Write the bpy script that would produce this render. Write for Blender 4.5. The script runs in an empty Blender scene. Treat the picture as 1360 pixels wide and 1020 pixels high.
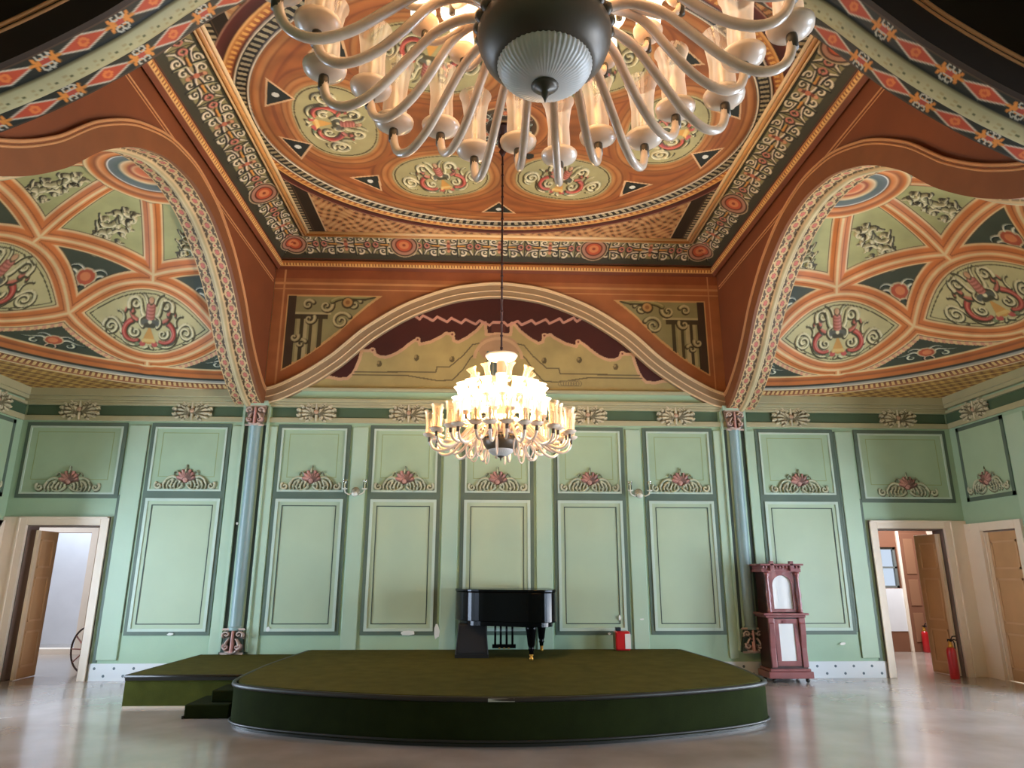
import bpy, math, random
import numpy as np
from mathutils import Matrix, Vector

PI = math.pi
rng = np.random.RandomState(7)
random.seed(7)
SC = bpy.context.scene
COL = SC.collection

# ------------------------------------------------------------------ helpers
def s2l(c):
    c = np.asarray(c, float) / 255.0
    return np.where(c <= 0.04045, c / 12.92, ((c + 0.055) / 1.055) ** 2.4)

def rgba(c):
    l = s2l(c)
    return (float(l[0]), float(l[1]), float(l[2]), 1.0)

def mat(name, col, rough=0.6, metal=0.0, noise=0.0, nscale=3.0, coat=0.0, bump=0.0, bscale=40.0,
        emit=None, estr=0.0, spec=0.5, sheen=0.0):
    m = bpy.data.materials.new(name)
    m.use_nodes = True
    nt = m.node_tree
    b = nt.nodes['Principled BSDF']
    b.inputs['Base Color'].default_value = rgba(col)
    b.inputs['Roughness'].default_value = rough
    b.inputs['Metallic'].default_value = metal
    b.inputs['Coat Weight'].default_value = coat
    b.inputs['Specular IOR Level'].default_value = spec
    b.inputs['Sheen Weight'].default_value = sheen
    if emit is not None:
        b.inputs['Emission Color'].default_value = rgba(emit)
        b.inputs['Emission Strength'].default_value = estr
    if noise > 0 or bump > 0:
        tc = nt.nodes.new('ShaderNodeTexCoord')
    if noise > 0:
        n = nt.nodes.new('ShaderNodeTexNoise')
        n.inputs['Scale'].default_value = nscale
        n.inputs['Detail'].default_value = 6
        nt.links.new(tc.outputs['Object'], n.inputs['Vector'])
        mx = nt.nodes.new('ShaderNodeMix'); mx.data_type = 'RGBA'
        c = np.asarray(col, float)
        mx.inputs[6].default_value = rgba(np.clip(c * (1 - noise), 0, 255))
        mx.inputs[7].default_value = rgba(np.clip(c * (1 + noise), 0, 255))
        nt.links.new(n.outputs['Fac'], mx.inputs[0])
        nt.links.new(mx.outputs[2], b.inputs['Base Color'])
    if bump > 0:
        n2 = nt.nodes.new('ShaderNodeTexNoise')
        n2.inputs['Scale'].default_value = bscale
        nt.links.new(tc.outputs['Object'], n2.inputs['Vector'])
        bp = nt.nodes.new('ShaderNodeBump')
        bp.inputs['Strength'].default_value = bump
        bp.inputs['Distance'].default_value = 0.01
        nt.links.new(n2.outputs['Fac'], bp.inputs['Height'])
        nt.links.new(bp.outputs['Normal'], b.inputs['Normal'])
    return m

def paint_mat(name, rough=0.55):
    m = bpy.data.materials.new(name)
    m.use_nodes = True
    nt = m.node_tree
    b = nt.nodes['Principled BSDF']
    b.inputs['Roughness'].default_value = rough
    a = nt.nodes.new('ShaderNodeVertexColor'); a.layer_name = 'paint'
    tc = nt.nodes.new('ShaderNodeTexCoord')
    n = nt.nodes.new('ShaderNodeTexNoise'); n.inputs['Scale'].default_value = 2.5; n.inputs['Detail'].default_value = 8
    nt.links.new(tc.outputs['Object'], n.inputs['Vector'])
    mr = nt.nodes.new('ShaderNodeMapRange')
    mr.inputs['From Min'].default_value = 0.3; mr.inputs['From Max'].default_value = 0.7
    mr.inputs['To Min'].default_value = 0.82; mr.inputs['To Max'].default_value = 1.08
    nt.links.new(n.outputs['Fac'], mr.inputs['Value'])
    mx = nt.nodes.new('ShaderNodeMix'); mx.data_type = 'RGBA'; mx.blend_type = 'MULTIPLY'
    mx.inputs[0].default_value = 1.0
    nt.links.new(a.outputs['Color'], mx.inputs[6])
    nt.links.new(mr.outputs['Result'], mx.inputs[7])
    nt.links.new(mx.outputs[2], b.inputs['Base Color'])
    return m

def glass_mat(name, tint, fac=0.12, rough=0.03):
    m = bpy.data.materials.new(name)
    m.use_nodes = True
    nt = m.node_tree
    nt.nodes.remove(nt.nodes['Principled BSDF'])
    out = nt.nodes['Material Output']
    t = nt.nodes.new('ShaderNodeBsdfTransparent'); t.inputs['Color'].default_value = rgba(tint)
    g = nt.nodes.new('ShaderNodeBsdfGlossy'); g.inputs['Roughness'].default_value = rough
    fr = nt.nodes.new('ShaderNodeLayerWeight'); fr.inputs['Blend'].default_value = fac
    mx = nt.nodes.new('ShaderNodeMixShader')
    nt.links.new(fr.outputs['Fresnel'], mx.inputs[0])
    nt.links.new(t.outputs[0], mx.inputs[1])
    nt.links.new(g.outputs[0], mx.inputs[2])
    nt.links.new(mx.outputs[0], out.inputs['Surface'])
    return m

class MB:
    """collects shapes that become ONE mesh object"""
    def __init__(self):
        self.v = []; self.f = []; self.m = []; self.s = []
    def add(self, vs, fs, mi=0, smooth=False):
        o = len(self.v)
        self.v.extend([tuple(map(float, p)) for p in vs])
        for q in fs:
            self.f.append(tuple(i + o for i in q)); self.m.append(mi); self.s.append(smooth)
        return self
    def box(self, x0, x1, y0, y1, z0, z1, mi=0):
        vs = [(x0,y0,z0),(x1,y0,z0),(x1,y1,z0),(x0,y1,z0),(x0,y0,z1),(x1,y0,z1),(x1,y1,z1),(x0,y1,z1)]
        return self.add(vs, [(0,3,2,1),(4,5,6,7),(0,1,5,4),(1,2,6,5),(2,3,7,6),(3,0,4,7)], mi)
    def lathe(self, prof, seg=24, c=(0,0,0), mi=0, smooth=True, flute=0.0, nfl=0):
        vs = []; fs = []
        for r, z in prof:
            for k in range(seg):
                a = 2*PI*k/seg
                rr = r*(1+flute*math.cos(a*nfl)) if nfl else r
                vs.append((c[0]+rr*math.cos(a), c[1]+rr*math.sin(a), c[2]+z))
        for i in range(len(prof)-1):
            for k in range(seg):
                k2 = (k+1) % seg
                fs.append((i*seg+k, i*seg+k2, (i+1)*seg+k2, (i+1)*seg+k))
        if prof[0][0] > 1e-5: fs.append(tuple(range(seg-1,-1,-1)))
        if prof[-1][0] > 1e-5: fs.append(tuple((len(prof)-1)*seg+k for k in range(seg)))
        return self.add(vs, fs, mi, smooth)
    def shell(self, prof, seg=20, c=(0,0,0), mi=0):
        """open lathe, no caps"""
        vs = []; fs = []
        for r, z in prof:
            for k in range(seg):
                a = 2*PI*k/seg
                vs.append((c[0]+r*math.cos(a), c[1]+r*math.sin(a), c[2]+z))
        for i in range(len(prof)-1):
            for k in range(seg):
                k2 = (k+1) % seg
                fs.append((i*seg+k, i*seg+k2, (i+1)*seg+k2, (i+1)*seg+k))
        return self.add(vs, fs, mi, True)
    def tube(self, pts, r, seg=8, mi=0, caps=True, closed=False):
        pts = [Vector(p) for p in pts]
        n = len(pts)
        rr = r if hasattr(r, '__len__') else [r]*n
        vs = []; fs = []
        prev = None
        for i, p in enumerate(pts):
            if closed: t = pts[(i+1) % n]-pts[i-1]
            else: t = pts[min(i+1,n-1)]-pts[max(i-1,0)]
            t.normalize()
            if prev is None:
                u = t.orthogonal().normalized()
            else:
                u = (prev - t*prev.dot(t))
                u = u.normalized() if u.length > 1e-6 else t.orthogonal().normalized()
            prev = u
            w = t.cross(u)
            for k in range(seg):
                a = 2*PI*k/seg
                vs.append(p + (u*math.cos(a)+w*math.sin(a))*rr[i])
        for i in range(n if closed else n-1):
            j = (i+1) % n
            for k in range(seg):
                k2 = (k+1) % seg
                fs.append((i*seg+k, i*seg+k2, j*seg+k2, j*seg+k))
        if caps and not closed:
            fs.append(tuple(range(seg-1,-1,-1))); fs.append(tuple((n-1)*seg+k for k in range(seg)))
        return self.add(vs, fs, mi, True)
    def prism(self, poly, axis, a, b, mi=0):
        """polygon (list of 2d pts) extruded along axis x/y/z from a to b"""
        def P(p, t):
            if axis == 'x': return (t, p[0], p[1])
            if axis == 'y': return (p[0], t, p[1])
            return (p[0], p[1], t)
        n = len(poly)
        vs = [P(p, a) for p in poly]+[P(p, b) for p in poly]
        fs = [tuple(range(n-1,-1,-1)), tuple(range(n,2*n))]
        fs += [(i, (i+1) % n, n+(i+1) % n, n+i) for i in range(n)]
        return self.add(vs, fs, mi)
    def sphere(self, c, r, mi=0, seg=12, rings=8, sz=1.0):
        prof = [(max(r*math.sin(PI*i/rings), 1e-6), -r*sz*math.cos(PI*i/rings)) for i in range(rings+1)]
        return self.lathe(prof, seg, c, mi)
    def xform(self, M, start=0):
        for i in range(start, len(self.v)):
            p = M @ Vector(self.v[i]); self.v[i] = (p.x, p.y, p.z)
        return self
    def build(self, name, mats, parent=None, bevel=0.0):
        me = bpy.data.meshes.new(name)
        me.from_pydata(self.v, [], self.f)
        if not isinstance(mats, (list, tuple)): mats = [mats]
        for m in mats: me.materials.append(m)
        me.polygons.foreach_set('material_index', self.m)
        me.polygons.foreach_set('use_smooth', self.s)
        me.update()
        o = bpy.data.objects.new(name, me)
        COL.objects.link(o)
        if parent is not None: o.parent = parent
        if bevel > 0:
            md = o.modifiers.new('bevel', 'BEVEL'); md.width = bevel; md.segments = 2; md.limit_method = 'ANGLE'
            md.angle_limit = math.radians(40)
        return o

def empty(name, loc=(0,0,0), rz=0):
    o = bpy.data.objects.new(name, None); o.empty_display_size = 0.1
    o.location = loc; o.rotation_euler = (0,0,rz)
    COL.objects.link(o)
    return o

def tag(o, label, cat, group=None):
    o['label'] = label; o['category'] = cat
    if group: o['group'] = group
    return o

def struct(o):
    o['kind'] = 'structure'; return o

def copy_obj(o, parent):
    c = o.copy(); COL.objects.link(c); c.parent = parent
    return c

def copy_tree(o, parent=None):
    c = o.copy(); COL.objects.link(c)
    if parent is not None: c.parent = parent
    for ch in list(o.children): copy_tree(ch, c)
    return c

# ------------------------------------------------------------------ painted relief grids
def grid_mesh(name, P, C, material, parent=None, mask=None, flip=False):
    """P (H,W,3) points, C (H,W,3) sRGB paint colours -> one mesh with a colour layer"""
    H, W = P.shape[:2]
    me = bpy.data.meshes.new(name)
    idx = np.arange(H*W).reshape(H, W)
    q = np.stack([idx[:-1,:-1], idx[:-1,1:], idx[1:,1:], idx[1:,:-1]], -1).reshape(-1, 4)
    if flip: q = q[:, ::-1]
    Pf = P.reshape(-1, 3); Cf = C.reshape(-1, 3)
    if mask is not None:
        mf = mask.reshape(-1)
        keep = mf[q].all(1)
        q = q[keep]
        used = np.unique(q)
        remap = -np.ones(H*W, int); remap[used] = np.arange(len(used))
        q = remap[q]; Pf = Pf[used]; Cf = Cf[used]
    nv, nf = len(Pf), len(q)
    me.vertices.add(nv); me.vertices.foreach_set('co', Pf.astype(np.float32).ravel())
    me.loops.add(nf*4); me.loops.foreach_set('vertex_index', q.astype(np.int32).ravel())
    me.polygons.add(nf)
    me.polygons.foreach_set('loop_start', np.arange(0, nf*4, 4, dtype=np.int32))
    me.polygons.foreach_set('use_smooth', np.ones(nf, bool))
    at = me.color_attributes.new('paint', 'FLOAT_COLOR', 'POINT')
    c4 = np.ones((nv, 4), np.float32); c4[:, :3] = s2l(np.clip(Cf, 0, 255))
    at.data.foreach_set('color', c4.ravel())
    me.materials.append(material)
    me.update(calc_edges=True)
    me.validate()
    o = bpy.data.objects.new(name, me); COL.objects.link(o)
    if parent is not None: o.parent = parent
    return o

def pchip(xs, ys):
    xs = np.array(xs, float); ys = np.array(ys, float)
    h = np.diff(xs); d = np.diff(ys)/h
    m = np.zeros_like(ys)
    for i in range(1, len(xs)-1):
        if d[i-1]*d[i] > 0:
            w1 = 2*h[i]+h[i-1]; w2 = h[i]+2*h[i-1]
            m[i] = (w1+w2)/(w1/d[i-1]+w2/d[i])
    def f(x):
        x = np.clip(np.asarray(x, float), xs[0], xs[-1])
        i = np.clip(np.searchsorted(xs, x, side='right')-1, 0, len(xs)-2)
        t = (x-xs[i])/h[i]
        return ((2*t**3-3*t**2+1)*ys[i]+(t**3-2*t**2+t)*h[i]*m[i]+(-2*t**3+3*t**2)*ys[i+1]+(t**3-t**2)*h[i]*m[i+1])
    return f

def sstep(a, b, x):
    t = np.clip((x-a)/(b-a), 0, 1); return t*t*(3-2*t)

def ramp(d, stops):
    xs = [s[0] for s in stops]
    return np.stack([np.interp(d, xs, [s[1][k] for s in stops]) for k in range(3)], -1)

def mixc(C, a, col):
    a = np.asarray(a)[..., None]
    return C*(1-a)+np.asarray(col, float)*a

class Motif:
    """small painted ornament in metres, drawn stroke by stroke"""
    def __init__(self, w, h, res=0.008):
        self.w, self.h, self.res = w, h, res
        self.nx = int(w/res)+1; self.ny = int(h/res)+1
        self.x = np.linspace(-w/2, w/2, self.nx); self.y = np.linspace(-h/2, h/2, self.ny)
        self.c = np.zeros((self.ny, self.nx, 3)); self.a = np.zeros((self.ny, self.nx)); self.z = np.zeros((self.ny, self.nx))
    def dot(self, px, py, r, col, z=0.0, soft=0.005):
        i0 = np.searchsorted(self.x, px-r-soft); i1 = np.searchsorted(self.x, px+r+soft)
        j0 = np.searchsorted(self.y, py-r-soft); j1 = np.searchsorted(self.y, py+r+soft)
        if i1 <= i0 or j1 <= j0: return
        d = np.hypot(self.x[None, i0:i1]-px, self.y[j0:j1, None]-py)
        a = np.clip((r+soft/2-d)/soft, 0, 1)
        sl = (slice(j0, j1), slice(i0, i1))
        self.c[sl] = self.c[sl]*(1-a[..., None])+np.asarray(col, float)*a[..., None]
        self.a[sl] = np.maximum(self.a[sl], a)
        if z > 0: self.z[sl] = np.maximum(self.z[sl], z*np.sqrt(np.clip(1-(d/max(r,1e-4))**2, 0, 1))*(a > 0))
    def stroke(self, pts, w0, col, w1=None, z=0.0):
        pts = np.asarray(pts, float)
        seg = np.hypot(*np.diff(pts, axis=0).T); s = np.r_[0, np.cumsum(seg)]
        n = max(int(s[-1]/0.007), 2)
        t = np.linspace(0, s[-1], n)
        X = np.interp(t, s, pts[:, 0]); Y = np.interp(t, s, pts[:, 1])
        W = np.linspace(w0, w0 if w1 is None else w1, n)
        for a, b, w in zip(X, Y, W): self.dot(a, b, w, col, z)
    def leaf(self, pts, w, dark, col, lite, taper=0.3, z=0.03):  # trompe-l'oeil shading painted in: offset dark shadow edge, offset pale highlight
        pts = np.asarray(pts, float)
        self.stroke(pts+np.array([0.012, -0.014]), w+0.012, dark, w*taper+0.01)
        self.stroke(pts, w, col, w*taper, z)
        self.stroke(pts+np.array([-0.004, 0.005]), w*0.4, lite, w*taper*0.4)

def spiral(cx, cy, r, a0, turns, d=1, n=36, rin=0.15):
    t = np.linspace(0, 1, n)
    a = a0+d*2*PI*turns*t
    rr = r*(1-(1-rin)*t)
    return np.stack([cx+rr*np.cos(a), cy+rr*np.sin(a)], -1)

def bez(p0, p1, p2, p3, n=20):
    t = np.linspace(0, 1, n)[:, None]
    p0, p1, p2, p3 = map(np.array, (p0, p1, p2, p3))
    return (1-t)**3*p0+3*(1-t)**2*t*p1+3*(1-t)*t*t*p2+t**3*p3

def mir(p):
    p = np.array(p, float); p[:, 0] *= -1; return p

def stamp(U, V, C, Z, mo, cx, cy, ang=0.0, sc=1.0, sy=None, flipx=False):
    """paint motif mo on the colour grid C (and relief Z) whose plan coordinates are U, V"""
    sy = sc if sy is None else sy
    R = math.hypot(mo.w*sc, mo.h*sy)/2
    m = (np.abs(U-cx) < R) & (np.abs(V-cy) < R)
    if not m.any(): return
    du, dv = U[m]-cx, V[m]-cy
    ca, sa = math.cos(ang), math.sin(ang)
    lx = (du*ca+dv*sa)/sc; ly = (-du*sa+dv*ca)/sy
    if flipx: lx = -lx
    fx = (lx+mo.w/2)/mo.w*(mo.nx-1); fy = (ly+mo.h/2)/mo.h*(mo.ny-1)
    ok = (fx >= 0) & (fy >= 0) & (fx < mo.nx-1) & (fy < mo.ny-1)
    fx = np.where(ok, fx, 0); fy = np.where(ok, fy, 0)
    i = fx.astype(int); j = fy.astype(int); tx = (fx-i); ty = (fy-j)
    def smp(A):
        if A.ndim == 3: a, b = tx[:, None], ty[:, None]
        else: a, b = tx, ty
        return A[j, i]*(1-a)*(1-b)+A[j, i+1]*a*(1-b)+A[j+1, i]*(1-a)*b+A[j+1, i+1]*a*b
    al = np.where(ok, smp(mo.a), 0)
    cc = smp(mo.c*mo.a[..., None])/np.maximum(al, 1e-3)[:, None]
    C[m] = C[m]*(1-al[:, None])+cc*al[:, None]
    if Z is not None: Z[m] += np.where(ok, smp(mo.z), 0)

def pdist(U, V, pts, rmax=0.6):
    """distance of every grid point to a polyline (inf when far)"""
    D = np.full(U.shape, 9.0)
    for (ax, ay), (bx, by) in zip(pts[:-1], pts[1:]):
        m = (U > min(ax, bx)-rmax) & (U < max(ax, bx)+rmax) & (V > min(ay, by)-rmax) & (V < max(ay, by)+rmax)
        if not m.any(): continue
        u, v = U[m], V[m]
        dx, dy = bx-ax, by-ay
        t = np.clip(((u-ax)*dx+(v-ay)*dy)/max(dx*dx+dy*dy, 1e-9), 0, 1)
        D[m] = np.minimum(D[m], np.hypot(u-ax-t*dx, v-ay-t*dy))
    return D

def inside(U, V, poly):
    r = np.zeros(U.shape, bool)
    n = len(poly)
    for k in range(n):
        x0, y0 = poly[k]; x1, y1 = poly[(k+1) % n]
        if y0 == y1: continue
        c = ((y0 > V) != (y1 > V)) & (U < (x1-x0)*(V-y0)/(y1-y0)+x0)
        r ^= c
    return r

def wob(U, V, sc=1.0, seed=0):
    """cheap smooth brush unevenness in -1..1"""
    r = np.random.RandomState(seed)
    o = np.zeros(U.shape)
    for k in range(6):
        a, b, p = r.uniform(-1, 1, 2).tolist()+[r.uniform(0, 6.28)]
        f = sc*(2+k*2.3)
        o += np.sin(f*(a*U+b*V)+p)/(1+0.5*k)
    return o/3.2
# ------------------------------------------------------------------ painted ornaments
CR=(226,212,172); LT=(244,234,200); DK=(50,44,30); RED=(176,58,48); PINK=(208,128,110); SAGE=(172,168,112)
GOLD=(216,160,72); GREEN=(50,72,54); BROWN=(128,72,38); ORANGE=(202,114,52); SALM=(220,152,98); CREAM=(226,194,140)
DGREEN=(66,92,78)

def m_lens():
    m = Motif(1.42, 0.84)
    C1 = (206,198,152); C2 = (190,186,138); L = (228,216,172); K = (74,66,40)
    for f in (lambda p: p, mir):
        fl = f is mir
        # end scrolls with their S-shaped stems
        m.leaf(f(bez((0.08,-0.26),(0.24,-0.36),(0.36,-0.3),(0.38,-0.12))), 0.02, K, C2, L, 0.7)
        m.leaf(f(bez((0.38,-0.12),(0.40,0.02),(0.48,0.12),(0.58,0.06))), 0.018, K, C1, L, 0.7)
        m.leaf(f(spiral(0.515,-0.04,0.115,1.0,1.5,-1)), 0.02, K, C1, L, 0.6)
        m.leaf(f(bez((0.6,-0.08),(0.62,-0.16),(0.54,-0.2),(0.48,-0.2))), 0.014, K, C2, L, 0.4)
        m.leaf(f(bez((0.36,0.02),(0.33,0.1),(0.38,0.16),(0.44,0.16))), 0.014, K, C2, L, 0.4)
        # red C scrolls
        m.leaf(f(spiral(0.20,-0.11,0.15,1.25,0.5,-1,rin=0.9)), 0.032, K, (168,60,48), (204,112,92), 0.7)
        m.leaf(f(bez((0.18,0.04),(0.22,0.06),(0.25,0.09),(0.27,0.13))), 0.02, K, (186,96,76), (206,128,104), 0.7)
        m.leaf(f(bez((0.24,0.14),(0.27,0.2),(0.33,0.2),(0.34,0.14))), 0.02, K, (186,96,76), (206,128,104), 0.5)
        m.leaf(f(spiral(0.19,-0.12,0.078,0.6,1.2,-1)), 0.018, K, C1, L, 0.5)
        # crest
        m.leaf(f(spiral(0.21,0.235,0.095,-0.5,1.2,1)), 0.024, K, C1, L, 0.5)
        m.leaf(f(bez((0.09,0.1),(0.14,0.14),(0.12,0.22),(0.15,0.28))), 0.026, K, C2, L, 0.5)
        m.leaf(f(bez((0.05,0.24),(0.07,0.32),(0.11,0.35),(0.15,0.36))), 0.016, K, C2, L, 0.4)
        m.leaf(f(bez((0.1,-0.04),(0.15,0.0),(0.16,0.06),(0.1,0.08))), 0.018, K, C1, L, 0.5)
        m.dot(-0.085 if fl else 0.085, -0.29, 0.042, (190,88,76), 0.02); m.dot(-0.16 if fl else 0.16, -0.3, 0.03, (124,134,96), 0.02)
        m.leaf(f([(0.02,-0.33),(0.06,-0.36)]), 0.02, K, C2, L, 0.5)
    m.stroke([(0,0.08),(0,0.2)], 0.062, (140,80,62)); m.stroke([(0,0.08),(0,0.2)], 0.05, (198,124,104), z=0.04)
    for k in range(4): m.stroke([(-0.05,0.08+0.04*k),(0.05,0.08+0.04*k)], 0.006, (150,84,66))
    m.dot(0, 0.27, 0.045, K); m.dot(0, 0.275, 0.036, (196,150,110), 0.03)
    m.stroke([(-0.09,0.01),(0.09,0.01)], 0.036, (92,92,78)); m.stroke([(-0.05,-0.03),(0.05,-0.03)], 0.03, (74,70,48)); m.dot(0, 0.02, 0.028, L)
    m.stroke([(0,-0.22),(0,-0.08)], 0.075, (208,152,76), 0.02); m.stroke([(-0.07,-0.24),(0.07,-0.24)], 0.026, (218,184,112))
    return m

def m_acanthus(seed, w=1.06, h=0.82):
    """carved spray of curling leaves along an S-shaped stem"""
    r = np.random.RandomState(seed)
    m = Motif(w, h)
    K = (70,60,36); C1 = (206,194,146); C2 = (184,174,126); L = (230,216,174)
    S = bez((-0.40,-0.20),(-0.12,-0.34),(0.10,0.34),(0.40,0.18), 40)
    T = np.gradient(S, axis=0); T /= np.linalg.norm(T, axis=1)[:, None]; N = np.stack([-T[:, 1], T[:, 0]], -1)
    m.leaf(S, 0.05, K, C2, C1, 0.6, 0.05)
    k = 0
    for i in (3, 9, 15, 21, 27, 33, 38):
        for sd in (1, -1):
            q = 0.12+0.05*r.rand()-0.05*abs(i-20)/20
            c = S[i]+N[i]*sd*q; a0 = math.atan2(-N[i][1]*sd, -N[i][0]*sd)
            m.leaf(spiral(c[0], c[1], q*0.82, a0, 0.78+0.3*r.rand(), sd*(1 if k % 3 else -1)), 0.036, K, (C1, C2)[k % 2], L, 0.35, 0.05)
            e = S[i]+N[i]*sd*(q*1.9)+T[i]*r.uniform(-.1, .1)
            m.leaf(bez(S[i]+N[i]*sd*q*1.2, S[i]+N[i]*sd*q*1.5+T[i]*0.05, e*0.98, e), 0.026, K, C1, L, 0.3, 0.03)
            k += 1
    for sg in (1, -1):
        p = S[-1 if sg > 0 else 0]
        m.leaf(bez(p, p+np.array([0.06*sg,0.02]), p+np.array([0.1*sg,-0.03*sg]), p+np.array([0.11*sg,-0.08*sg])), 0.028, K, C1, L, 0.3, 0.03)
    return m

def m_corner():
    m = Motif(0.9, 0.56)
    for f in (lambda p: p, mir):
        m.leaf(f(bez((0.1,0),(0.18,0.12),(0.22,0.02),(0.32,0.02))), 0.022, (30,40,32), (190,196,176), LT)
        m.leaf(f(spiral(0.23,-0.08,0.07,1.2,1.0,-1)), 0.02, (30,40,32), (176,184,160), LT)
        m.leaf(f([(0.3,0.02),(0.42,0.01)]), 0.012, (30,40,32), (150,160,140), CR)
        m.leaf(f(bez((0.03,-0.1),(0.1,-0.2),(0.06,-0.24),(0.02,-0.25))), 0.016, (30,40,32), (206,150,130), CR)
        m.leaf(f(bez((0.06,0.1),(0.14,0.18),(0.2,0.16),(0.24,0.1))), 0.015, (30,40,32), (186,190,170), LT)
    m.dot(0, 0.0, 0.135, (200,180,140)); m.dot(0, 0.0, 0.11, (182,84,52), 0.03); m.dot(-0.01, 0.01, 0.065, (216,130,80))
    return m

def m_cove():
    """one repeat of the cornice frieze, 0.92 x 0.52"""
    m = Motif(0.92, 0.52, 0.008)
    m.stroke([(-0.36,0),(0.36,0)], 0.2, (140,132,88)); m.stroke([(-0.16,0),(0.16,0)], 0.12, (172,152,106))
    for f in (lambda p: p, mir):
        for g in (lambda p: p, lambda p: np.array(p, float)*np.array([1,-1])):
            h = lambda p: g(f(np.array(p, float)))
            m.leaf(h(spiral(0.1,0.13,0.075,-1.2,1.1,1)), 0.019, (54,52,38), (206,194,164), LT, 0.5)
            m.leaf(h(spiral(0.27,0.14,0.07,2.0,1.1,-1)), 0.019, (54,52,38), (206,194,164), LT, 0.5)
            m.leaf(h(bez((0.04,0.03),(0.12,0.08),(0.3,0.02),(0.4,0.12))), 0.016, (28,32,26), (196,180,160), LT, 0.6)
            m.leaf(h([(0.40,0.10),(0.445,0.19)]), 0.016, (54,52,38), (206,194,164), LT, 0.5)
            m.leaf(h(bez((0.36,0.02),(0.4,0.08),(0.42,0.05),(0.44,0.0))), 0.018, (60,40,30), (190,120,100), PINK, 0.6)
            m.leaf(h([(0.18,0.04),(0.19,0.22)]), 0.013, (28,32,26), (150,150,110), CR, 0.5)
        m.leaf(f([(0.18,0),(0.3,0)]), 0.022, (60,40,20), (206,140,70), GOLD, 0.5)
    m.stroke([(0,-0.13),(0,0.13)], 0.026, (120,60,44)); m.dot(0,0,0.04,(196,116,84),0.02)
    m.dot(0,0.12,0.03,(212,150,110)); m.dot(0,-0.12,0.03,(212,150,110))
    return m

def m_roundel():
    m = Motif(0.6, 0.56, 0.008)
    for r, c in ((0.26,(190,170,130)),(0.24,(70,50,34)),(0.215,(178,130,104)),(0.16,(110,52,34)),(0.135,(196,92,56)),(0.09,(216,136,84)),(0.03,(150,70,44))):
        m.dot(0, 0, r, c)
    m.z = 0.03*m.a
    return m

def m_panel():
    """floral cartouche at the foot of the upper wall panels, 1.0 x 0.42"""
    m = Motif(1.02, 0.5, 0.0085)
    D = (108,112,84); C1 = (176,184,150); C2 = (192,192,158); L = (206,206,174)
    for f in (lambda p: p, mir):
        m.leaf(f(bez((0.06,-0.1),(0.2,0.1),(0.32,-0.02),(0.36,-0.12))), 0.03, D, C1, L, 0.5)
        m.leaf(f(spiral(0.43,-0.14,0.065,0.8,1.1,-1)), 0.022, D, C2, L, 0.6)
        m.leaf(f(spiral(0.2,-0.12,0.075,1.6,1.0,-1)), 0.024, D, C1, L, 0.5)
        for k in range(5):
            x = 0.08+0.06*k
            m.leaf(f(bez((x,-0.07),(x+0.03,-0.11),(x+0.04,-0.16),(x+0.01,-0.2))), 0.016, D, C2, L, 0.5)
        m.leaf(f(bez((0.08,0.0),(0.14,0.1),(0.16,0.14),(0.2,0.06))), 0.018, D, (150,160,124), C1, 0.4)
        m.leaf(f(bez((0.04,-0.14),(0.08,-0.2),(0.14,-0.22),(0.22,-0.2))), 0.02, D, C1, L, 0.4)
    for k in range(7):
        a = PI*(0.06+0.88*k/6)
        m.leaf([(0.02*math.cos(a), -0.03), (0.125*math.cos(a), -0.03+0.15*math.sin(a))], 0.034, (116,86,74), (182,126,112), (200,150,134), 0.75, 0.04)
    m.leaf([(0,0.1),(0,0.21)], 0.013, D, C1, L, 0.4)
    m.dot(0,-0.06,0.05,(106,70,58)); m.dot(0,-0.055,0.038,(196,146,130),0.04)
    return m

def m_frieze():
    """acanthus spray on the wall frieze, 0.66 x 0.32"""
    m = Motif(0.68, 0.36, 0.0085)
    D = (112,104,76); C1 = (194,184,148); L = (218,208,176)
    for f in (lambda p: p, mir):
        for k in range(6):
            a = -1.3+k*0.52
            e = (0.10+0.2*math.cos(a), 0.15*math.sin(a))
            m.leaf(f(bez((0.02,0.0),(0.08,0.02*math.sin(a)),(e[0]*0.7,e[1]*1.1),e)), 0.032, D, C1, L, 0.8, 0.05)
            m.leaf(f(spiral(e[0],e[1]*0.86,0.036,a,0.8,1 if k > 2 else -1)), 0.02, D, C1, L, 0.6, 0.05)
    for s in (-1, 1):
        m.leaf([(0,0.03*s),(0,0.15*s)], 0.032, D, C1, L, 0.6, 0.05)
        for f in (lambda p: p, mir): m.leaf(f(spiral(0.075,0.1*s,0.034,0.4,0.9,s)), 0.016, D, C1, L, 0.6, 0.05)
    m.dot(0,0,0.05,D); m.dot(0,0.005,0.038,(196,160,130),0.06)
    return m

def m_capital(w=0.34, h=0.42):
    m = Motif(w, h, 0.008)
    D = (112,96,84); C1 = (200,176,160); L = (222,202,188)
    for f in (lambda p: p, mir):
        m.leaf(f(spiral(0.09,h*0.26,0.055,-0.5,1.1,1)), 0.02, D, C1, L, 0.6, 0.05)
        m.leaf(f(bez((0.02,-h*0.42),(0.14,-h*0.38),(0.1,-h*0.05),(0.05,h*0.1))), 0.028, D, C1, L, 0.5, 0.05)
        m.leaf(f(spiral(0.08,-h*0.2,0.05,0.6,1.0,-1)), 0.018, D, (190,150,142), L, 0.6, 0.05)
    m.leaf([(0,-h*0.44),(0,h*0.38)], 0.03, D, (196,140,132), (216,170,160), 0.6, 0.05)
    m.stroke([(-w*0.45,-h*0.46),(w*0.45,-h*0.46)], 0.018, C1); m.stroke([(-w*0.45,h*0.46),(w*0.45,h*0.46)], 0.018, C1)
    return m

ML = m_lens(); MC = m_corner(); MV = m_cove(); MR = m_roundel(); MP = m_panel(); MF = m_frieze(); MK = m_capital()
MA = [m_acanthus(3), m_acanthus(11), m_acanthus(23)]

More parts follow.
